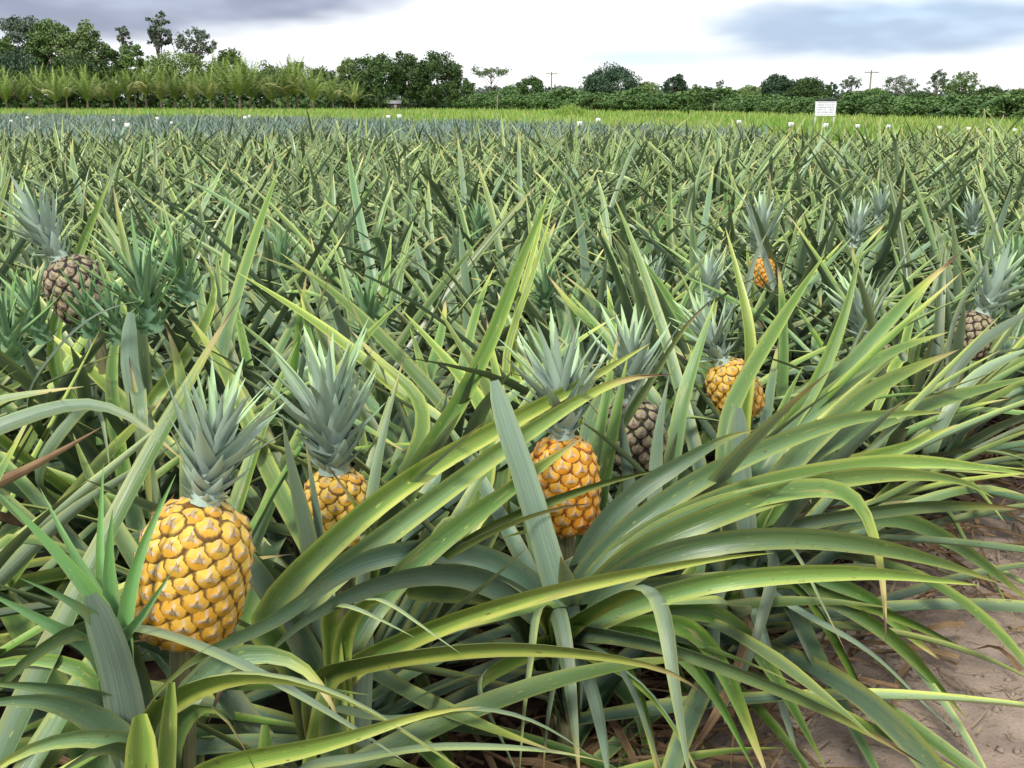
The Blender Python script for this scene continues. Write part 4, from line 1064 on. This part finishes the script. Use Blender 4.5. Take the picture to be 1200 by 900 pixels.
# ------------------------------------------------------------------ dead leaves and straw on the soil
lit = Acc()
lr = np.random.default_rng(21)
for k in range(1500):
    s = lr.uniform(-0.8, 6.5); t = lr.normal(0.08, 0.20)
    p = ROW0 + E_ * s + N_ * t
    L = lr.uniform(0.10, 0.42); a = lr.uniform(0, 6.28)
    n = 6
    c0 = np.linspace(-0.5, 0.5, n) * L; bend = lr.normal(0, 0.25)
    C = np.stack([p[0] + c0 * math.cos(a) - bend * c0 * c0 / L * math.sin(a), p[1] + c0 * math.sin(a) + bend * c0 * c0 / L * math.cos(a), 0.034 + lr.uniform(0, 0.05) + np.abs(np.sin(np.linspace(0, 3, n) + lr.uniform(0, 3))) * lr.uniform(0, 0.05)], 1)
    lit.add(*ribbon(C, lr.uniform(0.004, 0.020), (lr.normal(0, .6), lr.normal(0, .6), 1), lr.uniform(0.1, 0.5), 2, lr.normal(0, 1.0)))
o = link('dead_leaf_litter', lit.mesh('dead_leaf_litter', M_dry)); tag(o, 'brown dead leaves lying under the front row', 'litter', kind='stuff')
lit = Acc()
for k in range(2600):
    s = lr.uniform(-0.3, 5.0); t = -abs(lr.normal(0.0, 0.8))
    p = ROW0 + E_ * s + N_ * t
    L = lr.uniform(0.02, 0.13); a = lr.uniform(0, 6.28); n = 4
    c0 = np.linspace(-0.5, 0.5, n) * L; bend = lr.normal(0, 0.5)
    C = np.stack([p[0] + c0 * math.cos(a) - bend * c0 * c0 / L * math.sin(a), p[1] + c0 * math.sin(a) + bend * c0 * c0 / L * math.cos(a), np.full(n, 0.033) + lr.uniform(0, 0.010) + lr.normal(0, 0.003, n)], 1)
    lit.add(*ribbon(C, lr.uniform(0.0022, 0.007), (0, 0, 1), 0.2, 1))
o = link('straw_bits', lit.mesh('straw_bits', M_straw)); tag(o, 'pale straw and twigs scattered on the sandy path', 'litter', kind='stuff')

cl_ = Acc()
for k in range(1400):
    s = lr.uniform(-0.3, 5.0); t = -abs(lr.normal(0.0, 0.9)); p = ROW0 + E_ * s + N_ * t
    q = lr.uniform(0.003, 0.011) * (1 + 1.2 * (lr.random() < .06))
    V = np.array([(1, 0, 0), (0, 1, 0), (-1, 0, 0), (0, -1, 0), (0, 0, .7), (0, 0, -.7)]) * q * lr.uniform(.6, 1.3, (6, 1)) + np.array((p[0], p[1], 0.024 + q * .2))
    cl_.add(V, np.array([(0, 1, 4), (1, 2, 4), (2, 3, 4), (3, 0, 4), (1, 0, 5), (2, 1, 5), (3, 2, 5), (0, 3, 5)]))
o = link('soil_crumbs', cl_.mesh('soil_crumbs', M_sand)); tag(o, 'small clods and grit strewn over the sandy path', 'grit', kind='stuff')

# ------------------------------------------------------------------ trees
def leaf_quads(centres, size, r, flat=0.35):
    n = len(centres)
    d = nrmz(r.normal(size=(n, 3)) + np.array((0, 0, flat)))
    a = nrmz(np.cross(d, r.normal(size=(n, 3)))); b = np.cross(d, a)
    sz = size * r.uniform(0.6, 1.35, (n, 1))
    V = np.stack([centres - a * sz, centres - b * sz * 0.55, centres + a * sz, centres + b * sz * 0.55], 1).reshape(-1, 3)
    F = np.arange(4 * n).reshape(n, 4)
    return V, F


def crown_points(r, nclump, per, rx, rz, zc, cr, shell=0.55, flat_top=0.0, low=-0.85):
    c = []
    while len(c) < nclump:
        d = r.normal(size=3); d /= np.linalg.norm(d)
        rad = shell + (1 - shell) * r.random() ** 0.5
        p = d * rad
        if p[2] < low: continue
        if flat_top and p[2] > flat_top: p[2] = flat_top
        c.append(p)
    c = np.array(c) * np.array((rx, rx, rz)); c[:, 2] += zc
    c += r.normal(0, 0.06, c.shape) * rx
    sz = r.uniform(0.65, 1.3, nclump) * cr
    P = []; Rn = []
    for q, s in zip(c, sz):
        g = nrmz(r.normal(size=(per, 3))) * (r.random((per, 1)) ** 0.45) * s
        g[:, 2] *= 0.75
        P.append(q + g); tone = np.clip(r.normal(0.45, 0.2), 0, 1)
        Rn.append(np.stack([np.clip(tone + r.normal(0, 0.18, per), 0, 1), r.random(per)], 1))
    return c, np.concatenate(P), np.concatenate(Rn)


TREE_N = [0]


def tree(name, px, D, top_y, width_px, label, fol, group, dens=1.0, style='round', base_y=None, trunk_frac=0.25, lean=0.0, leaf=0.17):
    TREE_N[0] += 1
    r = np.random.default_rng(3000 + TREE_N[0])
    g = G(px, D); dep = D * CPc + CAM_H * SPc
    H = CAM_H + (120 - top_y) / FPX * dep * (1.06 if style == 'round' else 1.0)
    rx = width_px / FPX * dep * 0.5
    root = empty(name, (g[0], g[1], 0), label, 'tree', group)
    z0 = H * trunk_frac
    if style == 'sparse': ncl, per, sh = int(46 * dens) + 10, 26, 0.30
    elif style == 'umbrella': ncl, per, sh = int(40 * dens) + 8, 30, 0.5
    else: ncl, per, sh = int(80 * dens), 110, 0.55
    rz = (H - z0) * 0.5; zc = (H + z0) * 0.5
    cr = rx * (0.27 if style == 'round' else 0.19)
    rx2 = max(rx - cr * 0.6, rx * 0.5); rz2 = max(rz - cr * 0.6, rz * 0.4)
    cl, P, Rn = crown_points(r, ncl, per, rx2, rz2, zc, cr, sh, 0.35 if style == 'umbrella' else 0.0)
    P[:, 0] += lean * P[:, 2]; cl[:, 0] += lean * cl[:, 2]
    V, F = leaf_quads(P, leaf * (H / 12 + 0.45), r)
    link('crown', mesh('crown', V, F, None, np.repeat(Rn, 4, 0), fol, False), root)
    a = Acc(); tr = max(0.10, H * 0.018)
    hgt = zc if style != 'round' else zc * 0.9
    tp = np.array([(lean * z + 0.03 * H * math.sin(z * 0.7 + TREE_N[0]) * z / H, 0.02 * H * math.cos(z * 0.9) * z / H, z) for z in np.linspace(-0.05, hgt, 7)])
    V, F, U = tube(tp, np.linspace(tr, tr * 0.5, 7), 7); a.add(V, F, U)
    for q in cl[r.permutation(len(cl))[:12 if style == 'round' else 18]]:
        s = tp[r.integers(3, 7)]
        mid = (s + q) * 0.5 + np.array((0, 0, 0.05 * H))
        V, F, U = tube(catmull([s, mid, q], 5), np.linspace(tr * 0.45, tr * 0.10, 5), 5); a.add(V, F, U)
    link('trunk', a.mesh('trunk', M_bark), root)
    return root


g1 = 'tall forest trees behind the palms'
for (px, D, ty, w, fol, st, dn, lab, lean) in [
    (2, 205, 36, 46, F_mid, 'round', .9, 'tall green forest tree at the far end beside the palms, at the picture edge', 0),
    (34, 212, 27, 60, F_grey, 'round', .9, 'tall grey-green forest tree, highest crown of the dense left wood', 0),
    (72, 206, 31, 62, F_mid, 'round', 1.0, 'broad mid-green forest tree in the middle of the left wood', 0),
    (104, 203, 34, 66, F_light, 'round', 1.0, 'broad lighter green forest tree at the right shoulder of the left wood', 0),
    (18, 196, 66, 84, F_deep, 'round', 1.1, 'low dark blue-green tree behind the leftmost palms', 0),
    (92, 196, 66, 64, F_dark, 'round', 1.0, 'dark shaded tree with grey branches behind the palms', 0),
    (134, 200, 62, 36, F_dark, 'round', .8, 'narrow dark tree closing the right side of the left wood', 0),
    (153, 210, 34, 24, F_grey, 'sparse', .6, 'thin wispy tree standing just right of the left wood', 0),
    (160, 200, 57, 40, F_mid, 'round', .8, 'small rounded green tree below the wispy tree', 0),
    (190, 214, 19, 34, F_grey, 'sparse', .9, 'tallest lone slender tree with a sparse leaning crown', 0.05),
    (236, 212, 36, 52, F_grey, 'sparse', 1.2, 'slender tree with loose flattened crown right of the tallest tree', 0.0),
    (182, 204, 60, 36, F_dark, 'sparse', .8, 'low thin-crowned tree below the tallest slender tree', 0),
    (212, 198, 62, 78, F_light, 'round', 1.1, 'wide pale green tree below the two slender trees', 0),
    (272, 200, 62, 52, F_mid, 'round', .9, 'rounded green tree standing above the palms right of the slender trees', 0),
    (312, 205, 78, 54, F_mid, 'round', .9, 'low green tree above the taller palms', 0),
    (348, 206, 76, 48, F_light, 'round', .8, 'low pale tree near the end of the palm row', 0),
    (380, 208, 82, 40, F_dark, 'round', .8, 'low dark tree between palm row and mango clump', 0),
]:
    tree('forest_tree', px, D, ty, w, lab, fol, g1, dn, st, lean=lean, trunk_frac=0.55 if st == 'sparse' and ty < 40 else 0.15)
g2 = 'dark mango trees in a clump'
for (px, D, ty, w, fol, lab) in [
    (410, 196, 74, 34, F_light, 'pale green tree at the left end of the mango clump'),
    (444, 188, 65, 62, F_dark, 'dark dense mango tree, left of the three in the clump'),
    (480, 190, 66, 58, F_dark, 'dark dense mango tree, middle of the three in the clump'),
    (514, 186, 65, 64, F_dark, 'dark dense mango tree, right of the three in the clump'),
    (540, 184, 92, 34, F_mid, 'low bushy tree at the right foot of the mango clump'),
]:
    tree('mango_tree', px, D, ty, w, lab, fol, g2, 1.1, 'round', trunk_frac=0.08)
g3 = 'scattered trees along the far hedge'
for (px, D, ty, w, fol, st, dn, lab, tf) in [
    (575, 235, 80, 52, F_dark, 'umbrella', .7, 'flat-topped umbrella-shaped tree right of the mango clump', .72),
    (600, 215, 100, 44, F_shrub, 'round', .7, 'low green tree beneath the flat-topped tree', .1),
    (622, 190, 91, 38, F_dark, 'round', .8, 'small dark round tree left of the utility pole', .1),
    (675, 210, 102, 50, F_far, 'round', .7, 'low greyish tree just right of the crossarm pole', .1),
    (715, 172, 79, 66, F_deep, 'round', 1.3, 'isolated dark dome-shaped tree, the roundest on the skyline', .1),
    (757, 178, 96, 34, F_light, 'round', .7, 'small light green tree right of the dome-shaped tree', .1),
    (789, 165, 87, 30, F_deep, 'round', .7, 'small dark upright tree right of centre skyline', .1),
    (815, 200, 97, 16, F_light, 'sparse', .4, 'thin pale sapling beside the small dark upright tree', .4),
    (842, 240, 94, 12, F_far, 'sparse', .2, 'tiny far tree poking above the skyline', .7),
    (880, 190, 98, 34, F_light, 'round', .7, 'low pale tree left of the dark pair near the signboard', .1),
    (912, 160, 88, 46, F_deep, 'round', 1.0, 'dark round tree, left of the pair behind the signboard', .1),
    (945, 158, 92, 48, F_dark, 'round', 1.0, 'dark green tree, right of the pair behind the signboard', .1),
    (973, 158, 96, 18, F_deep, 'sparse', .8, 'small dark open-crowned tree just above the signboard', .4),
    (995, 190, 88, 26, F_grey, 'sparse', .6, 'wispy sparse tree between signboard and utility pole', .5),
    (1024, 150, 103, 44, F_shrub, 'round', .8, 'low bushy tree at the foot of the right utility pole', .05),
    (1052, 180, 87, 42, F_grey, 'sparse', 1.0, 'sparse spreading tree right of the utility pole', .4),
    (1095, 175, 82, 26, F_grey, 'sparse', .8, 'tall thin open tree touching the fuller green tree', .45),
    (1124, 150, 84, 46, F_mid, 'sparse', 2.2, 'fuller mid-green tree, tallest on the right skyline', .15),
    (1076, 150, 108, 44, F_dark, 'round', .8, 'low dark tree between the sparse tree and the fuller green tree', .05),
    (1157, 140, 102, 36, F_dark, 'round', .9, 'dark rounded tree near the right picture edge', .05),
    (1192, 140, 104, 40, F_mid, 'round', .9, 'green tree cut by the right picture edge', .05),
]:
    tree('hedgerow_tree', px, D, ty, w, lab, fol, g3, dn, st, trunk_frac=tf)

# far wood on the skyline, one mass
r = np.random.default_rng(77); P = []; Rn = []
for k in range(150):
    px = r.uniform(380, 1260); D = r.uniform(250, 330); g = G(px, D)
    H = CAM_H + (120 - np.interp(px, [400, 560, 700, 770, 850, 1000, 1200], [98, 103, 106, 100, 106, 108, 108])) / FPX * D + r.normal(0, 0.6)
    q = nrmz(r.normal(size=(110, 3))) * (r.random((110, 1)) ** 0.4) * np.array((4.5, 3.5, H * 0.5)); q[:, 2] += H * 0.5
    P.append(q + np.array((g[0], g[1], 0))); Rn.append(np.stack([np.clip(r.normal(r.uniform(.3, .7), .2, 110), 0, 1), r.random(110)], 1))
V, F = leaf_quads(np.concatenate(P), 0.7, r)
o = link('far_wood', mesh('far_wood', V, F, None, np.repeat(np.concatenate(Rn), 4, 0), F_far, False)); tag(o, 'distant haze-greyed wood closing the skyline', 'wood', kind='stuff')
P = []; Rn = []
for k in range(190):
    px = r.uniform(-60, 575); D = r.uniform(194, 222); g = G(px, D); H = r.uniform(4, 8) if k % 2 and px < 420 else r.uniform(1.6, 2.6)
    q = nrmz(r.normal(size=(120, 3))) * (r.random((120, 1)) ** 0.4) * np.array((3.4, 2.5, H * 0.55)); q[:, 2] = np.abs(q[:, 2] + H * 0.45)
    P.append(q + np.array((g[0], g[1], 0))); Rn.append(np.stack([np.clip(r.normal(r.uniform(.2, .6), .2, 120), 0, 1), r.random(120)], 1))
V, F = leaf_quads(np.concatenate(P), 0.5, r)
o = link('forest_undergrowth', mesh('forest_undergrowth', V, F, None, np.repeat(np.concatenate(Rn), 4, 0), F_dark, False)); tag(o, 'dark undergrowth between the palms and the forest trees', 'undergrowth', kind='stuff')


# hedge of shrubs, each its own
def shrub_meshes(seed):
    r = np.random.default_rng(seed)
    cl, P, Rn = crown_points(r, 26, 62, 0.95, 0.85, 1.05, 0.45, 0.6)
    P[:, 2] = np.maximum(P[:, 2], 0.03)
    V, F = leaf_quads(P, 0.10, r, 0.6)
    c = mesh('foliage', V, F, None, np.repeat(Rn, 4, 0), F_shrub, False)
    a = Acc()
    for q in cl[:7]:
        V, F, U = tube(catmull([(0, 0, -0.02), q * np.array((.3, .3, .5)), q], 4), [0.045, 0.03, 0.02, 0.01], 5); a.add(V, F, U)
    return c, a.mesh('stem', M_bark)


SH = [shrub_meshes(900 + k) for k in range(6)]
hr = np.random.default_rng(31)
A0 = G(545, 178)[:2]; A1 = G(850, 112)[:2]; A2 = G(1235, 56)[:2]
for lane, (off, hs) in enumerate(((0.0, 1.0), (2.6, 1.25))):
    for (q0, q1, n_) in ((A0, A1, 26), (A1, A2, 34)):
        for k in range(n_):
            f = (k + hr.uniform(-.25, .25)) / n_
            p = q0 + (q1 - q0) * f + np.array((off * 0.5, off)) + hr.normal(0, 0.25, 2)
            s = (1.05 if q0 is A0 else 0.68) * hs * hr.uniform(0.85, 1.15)
            root = empty('hedge_shrub', (p[0], p[1], 0), 'leafy green shrub in the long hedge beyond the meadow strip', 'shrub', 'shrubs of the far hedge')
            c, st = SH[hr.integers(6)]; rz = hr.uniform(0, 6.28)
            for nm, me in (('foliage', c), ('stem', st)):
                o = link(nm, me, root); o.rotation_euler = (0, 0, rz); o.scale = (s * 1.9, s * 1.6, s * hr.uniform(.9, 1.15))


# coconut palms
def palm_meshes(seed, H=6.2):
    r = np.random.default_rng(seed)
    a = Acc(); tr_h = H * r.uniform(0.18, 0.32)
    V, F, U = tube([(0, 0, -0.05), (0.05, 0, tr_h * .5), (0.1, 0.03, tr_h)], [0.26, 0.2, 0.16], 8); a.add(V, F, U)
    trunk = a.mesh('trunk', M_bark)
    V_ = []; Rn = []
    nf = 20
    for i in range(nf):
        f = i / (nf - 1)
        az_ = i * 2.39996 + r.normal(0, .15); el_ = R(46 + 42 * f ** 0.8); L = H * r.uniform(0.80, 1.0)
        C = leaf_line(az_, el_, L, R(70 - 45 * f) * r.uniform(.5, 1.1), tr_h, 0.05, 15, None, r.normal(0, .15), 1.7)
        C[:, 2] = np.maximum(C[:, 2], 0.1)
        T = nrmz(np.gradient(C, axis=0)); S_ = nrmz(np.cross(T, (0, 0, 1.0)))
        tone = r.uniform(0.2, 0.9); old = 1.0 if f < 0.2 and r.random() < .5 else r.random() * .7
        for k in range(2, 15):
            v = k / 14; ll = H * 0.17 * math.sin(math.pi * min(1, 0.12 + v * 0.86)) + 0.1
            for sg in (-1, 1):
                for q in (0.0, 0.5):
                    c0 = C[k] * (1 - q) + C[k - 1] * q
                    d = nrmz(S_[k] * sg + T[k] * 0.7 + np.array((0, 0, -0.35)) + r.normal(0, .1, 3))
                    w = T[k] * 0.05
                    V_.append([c0 - w, c0 + d * ll * 0.55 - w * 0.9 + np.array((0, 0, .02)), c0 + d * ll + np.array((0, 0, -.10 * ll)), c0 + w])
                    Rn.append((np.clip(tone + r.normal(0, .12), 0, 1), old))
        for k in range(14):
            w = S_[k] * 0.035
            V_.append([C[k] - w, C[k] + w, C[k + 1] + w * .7, C[k + 1] - w * .7]); Rn.append((0.9, 0.8))
    V_ = np.array(V_).reshape(-1, 3); F_ = np.arange(len(V_)).reshape(-1, 4)
    return trunk, mesh('crown', V_, F_, None, np.repeat(np.array(Rn), 4, 0), F_palm, False)


PM = [palm_meshes(700 + k) for k in range(6)]
pr = np.random.default_rng(41)
xs = list(np.arange(-8, 400, 18.0))
for k, x in enumerate(xs):
    x = x + pr.uniform(-4, 4); D = pr.uniform(168, 178); g = G(x, D)
    lab = '%s young coconut palm from the left end of the palm row' % ORD[min(k, 25)]
    if k == 0: lab = 'young coconut palm at the left end of the palm row'
    elif k == len(xs) - 1: lab = 'young coconut palm at the right end of the palm row'
    root = empty('coconut_palm', (g[0], g[1], 0), lab, 'palm', 'coconut palms in a row')
    t_, c_ = PM[pr.integers(6)]; s = pr.uniform(0.86, 1.1); rz = pr.uniform(0, 6.28)
    if 255 < x < 300 or 335 < x < 365: s *= 1.25
    for nm, me in (('trunk', t_), ('crown', c_)):
        o = link(nm, me, root); o.rotation_euler = (0, 0, rz); o.scale = (s, s, s)
g = G(416, 160); root = empty('coconut_palm', (g[0], g[1], 0), 'small yellowish coconut palm in front of the mango clump', 'palm')
for nm, me in (('trunk', PM[1][0]), ('crown', PM[1][1])):
    o = link(nm, me, root); o.scale = (.62, .62, .62)

# meadow grass tufts as blades; a bright green clump in it
gr = np.random.default_rng(51)
V_ = []; Rn = []
for k in range(26000):
    px = gr.uniform(-60, 1270)
    lo = float(np.interp(px, [0, 250, 600, 850, 1250], [80, 68, 50, 38, 30])); hi = float(np.interp(px, [0, 545, 850, 1235], [180, 172, 108, 54]))
    D = lo + (hi - lo) * gr.random(); p = G(px, D)
    h = gr.uniform(0.25, 0.6); a_ = gr.uniform(0, 3.14); w = gr.uniform(.03, .09)
    dx_ = np.array((math.cos(a_) * w, math.sin(a_) * w, 0)); tip_ = p + np.array((gr.normal(0, .12), gr.normal(0, .12), h))
    V_.append([p - dx_, p + dx_, tip_ + dx_ * .2, tip_ - dx_ * .2]); Rn.append((np.clip(gr.normal(0.4 + 0.3 * math.sin(px * .02 + D * .1), .2), 0, 1), gr.random()))
V_ = np.array(V_).reshape(-1, 3)
o = link('meadow_grass', mesh('meadow_grass', V_, np.arange(len(V_)).reshape(-1, 4), None, np.repeat(np.array(Rn), 4, 0), F_blade, False)); tag(o, 'rough yellow-green grass strip before the hedge', 'grass', kind='stuff')


def grass_clump(px, D, wpx, h, label):
    V_ = []; Rn = []; rr = np.random.default_rng(int(px))
    c = G(px, D); wd = wpx / FPX * D * .5
    for k in range(700):
        p = np.array((rr.normal(0, wd * .5), rr.normal(0, wd * .3), 0)); hh = h * rr.uniform(.5, 1.1) * math.exp(-(p[0] / wd) ** 2)
        a_ = rr.uniform(0, 3.14); dx_ = np.array((math.cos(a_), math.sin(a_), 0)) * .05; tip_ = p + np.array((rr.normal(0, .2), rr.normal(0, .2), hh))
        V_.append([p - dx_, p + dx_, tip_ + dx_ * .2, tip_ - dx_ * .2]); Rn.append((rr.random(), rr.random()))
    V_ = np.array(V_).reshape(-1, 3)
    o = link('grass_clump', mesh('grass_clump', V_, np.arange(len(V_)).reshape(-1, 4), None, np.repeat(np.array(Rn), 4, 0), F_lime, False))
    o.location = tuple(c); tag(o, label, 'grass clump', kind='stuff')


grass_clump(668, 88, 46, 1.1, 'bright lime-green tall grass clump in the meadow strip')
grass_clump(775, 80, 70, 0.6, 'low lime-green grass patch right of the tall clump')

# ------------------------------------------------------------------ signboard, plot markers, poles, posts, hut
def print_material():
    """illegible small print: rows of short blue-grey dashes on white"""
    m, t, b = mat_new('sign_print')
    uv = t.n('ShaderNodeUVMap', uv_map='UVMap').outputs[0]; u, v, _ = t.sep(uv)
    row = t.m('FRACT', t.m('MULTIPLY', v, 6.0)); rid = t.m('FLOOR', t.m('MULTIPLY', v, 6.0))
    inrow = t.m('MULTIPLY', t.ss(row, 0.25, 0.32), t.ss(row, 0.75, 0.68))
    w = t.noise(t.xyz(t.m('MULTIPLY', u, 26.0), t.m('MULTIPLY', rid, 7.3), 0.0), 1.0, 1.0)
    ink = t.m('MULTIPLY', inrow, t.ss(w, 0.42, 0.5))
    mx = t.m('MULTIPLY', t.m('MULTIPLY', t.ss(u, 0.08, 0.10), t.ss(u, 0.92, 0.90)), t.m('MULTIPLY', t.ss(v, 0.08, 0.10), t.ss(v, 0.95, 0.92)))
    ink = t.m('MULTIPLY', ink, mx)
    t.put(b.inputs['Base Color'], t.mix(t.m('MULTIPLY', ink, 0.75), (0.80, 0.80, 0.84), (0.22, 0.22, 0.42)))
    b.inputs['Roughness'].default_value = 0.5
    return m


M_print = print_material()
g = G(965, 50); root = empty('signboard', (g[0], g[1], 0), 'white field signboard on two white posts beyond the pineapple field', 'sign')
for sx in (-0.44, 0.44):
    V, F = boxg(sx - .035, sx + .035, -.035, .035, -.05, 1.36); link('post', mesh('post', V, F, mat=M_white, smooth=False), root)
V, F = boxg(-.5, .5, -.065, -.037, .66, 1.36); link('board', mesh('board', V, F, mat=M_white, smooth=False), root)
V = np.array([(-.485, -.069, .675), (.485, -.069, .675), (.485, -.069, 1.345), (-.485, -.069, 1.345)])
link('print', mesh('print', V, np.array([(0, 1, 2, 3)]), np.array([(0, 0), (1, 0), (1, 1), (0, 1)], float), None, M_print, False), root)
V, F = boxg(-.5, .5, -.09, .05, 1.362, 1.44); link('cap_rail', mesh('cap_rail', V, F, mat=M_darkmetal, smooth=False), root)

MK = [(13, 142, 34, 3.5), (32, 138, 48, 3), (149, 147, 24, 6), (133, 141, 40, 3), (184, 139, 44, 4), (287, 138, 44, 4), (292, 136.5, 46, 4), (201, 144, 34, 3), (455, 137, 50, 4.5), (468, 136.5, 50, 5), (679, 145.5, 32, 7), (701, 141, 44, 5.5),
      (866, 143, 30, 5), (927, 146, 33, 6), (968, 147, 33, 5.5), (1005, 148, 32, 5), (1041, 148.5, 32, 5), (1101, 150, 30, 5), (1135, 151, 29, 4.5), (1158, 152.5, 28, 4), (1189, 152.5, 28, 4)]
MLAB = ['tiny white plot marker in the blue-green plot, near the left picture edge', 'small white plot marker second from the left picture edge', 'largest white plot marker card on a stake, in front of the blue-green plot',
        'faint white plot marker just left of and behind the largest one', 'white plot marker in the blue-green plot right of the largest one', 'left of two touching white plot markers before the palms', 'right of two touching white plot markers before the palms',
        'tiny low white plot marker right of the largest one', 'left of the two white plot markers in front of the mango clump', 'right of the two white plot markers in front of the mango clump', 'low wide white plot marker below the dome-shaped tree, nearer one',
        'white plot marker below the dome-shaped tree, higher one', 'narrow white plot marker left of the signboard, farther left', 'white plot marker with dark figure just left of the signboard', 'white plot marker in front of the signboard, between its posts',
        'white plot marker first to the right of the signboard', 'white plot marker second to the right of the signboard', 'white plot marker third to the right of the signboard', 'white plot marker fourth to the right of the signboard',
        'second white plot marker from the right picture edge', 'white plot marker nearest the right picture edge']
for (px, py, d, w), lab in zip(MK, MLAB):
    p = W(px, py, d); s = w / FPX * d
    root = empty('plot_marker', (p[0], p[1], 0), lab, 'marker', 'white plot markers')
    V, F = boxg(-s / 2, s / 2, -.012, .012, p[2] - s * .45, p[2] + s * .45); link('card', mesh('card', V, F, mat=M_white, smooth=False), root)
    V, F = boxg(-.014, .014, .013, .035, -.05, p[2] + s * .2); link('stake', mesh('stake', V, F, mat=M_wood, smooth=False), root)
    if w > 4.8 and 660 < px < 1060:
        V, F = boxg(-s * .06, s * .06, -.0155, -.0125, p[2] - s * .26, p[2] + s * .26); link('figure', mesh('figure', V, F, mat=M_darkmetal, smooth=False), root)


def utility_pole(px, D, top_y, lab):
    g = G(px, D); H = CAM_H + (120 - top_y) / FPX * D
    root = empty('utility_pole', (g[0], g[1], 0), lab, 'pole', 'utility poles')
    V, F, U = tube([(0, 0, -.05), (0, 0, H * .5), (0, 0, H)], [.17, .14, .11], 8); link('post', mesh('post', V, F, U, U, M_wood), root)
    V, F = boxg(-1.1, 1.1, -.23, -.12, H - .45, H - .30); link('crossarm', mesh('crossarm', V, F, mat=M_wood, smooth=False), root)
    for x in (-1.0, -.5, .5, 1.0):
        V, F, U = tube([(x, -.175, H - .30), (x, -.175, H - .2), (x, -.175, H - .12)], [.03, .07, .04], 6); link('insulator', mesh('insulator', V, F, U, U, M_white), root)


utility_pole(646, 195, 87, 'utility pole with crossarm left of the dome-shaped tree')
utility_pole(1017, 165, 85, 'slim utility pole above the bushes right of the signboard')
for (px, D, ty, lab) in ((583, 160, 112, 'pale fence post below the flat-topped tree'), (836, 112, 121, 'pale fence post before the hedge, left one of a pair'), (858, 108, 120, 'pale fence post before the hedge, right one of a pair')):
    g = G(px, D); H = CAM_H + (120 - ty) / FPX * D; H = max(H, 1.15)
    V, F, U = tube([(0, 0, -.05), (0, 0, H * .6), (0, 0, H - .03), (0, 0, H)], [.09, .085, .08, .03], 7)
    o = link('fence_post', mesh('fence_post', V, F, U, U, M_wood)); o.location = tuple(g); tag(o, lab, 'post', 'fence posts')
# hut under the mango trees
g = G(464, 172); root = empty('hut', (g[0], g[1], 0), 'small dark hut with pale roof under the mango trees', 'hut'); root.scale = (.5, .5, .62)
V, F = boxg(-1.6, 1.6, -1.2, 1.2, 0, 1.75); link('wall', mesh('wall', V, F, mat=plain('hut_wall', (.05, .04, .035), .9), smooth=False), root)
V = np.array([(-1.9, -1.5, 1.70), (1.9, -1.5, 1.70), (1.9, 0, 2.5), (-1.9, 0, 2.5), (-1.9, 1.5, 1.70), (1.9, 1.5, 1.70), (-1.9, -1.5, 1.78), (1.9, -1.5, 1.78), (1.9, 0, 2.58), (-1.9, 0, 2.58), (-1.9, 1.5, 1.78), (1.9, 1.5, 1.78)])
F = np.array([(6, 7, 8, 9), (9, 8, 11, 10), (0, 3, 2, 1), (3, 4, 5, 2), (0, 1, 7, 6), (4, 10, 11, 5), (0, 6, 9, 3), (3, 9, 10, 4), (1, 2, 8, 7), (2, 5, 11, 8)])
link('roof', mesh('roof', V, F, mat=plain('hut_roof', (.22, .21, .23), .6), smooth=False), root)
V, F = boxg(-.4, .4, -1.23, -1.203, 0, 1.55); link('door', mesh('door', V, F, mat=M_wood, smooth=False), root)
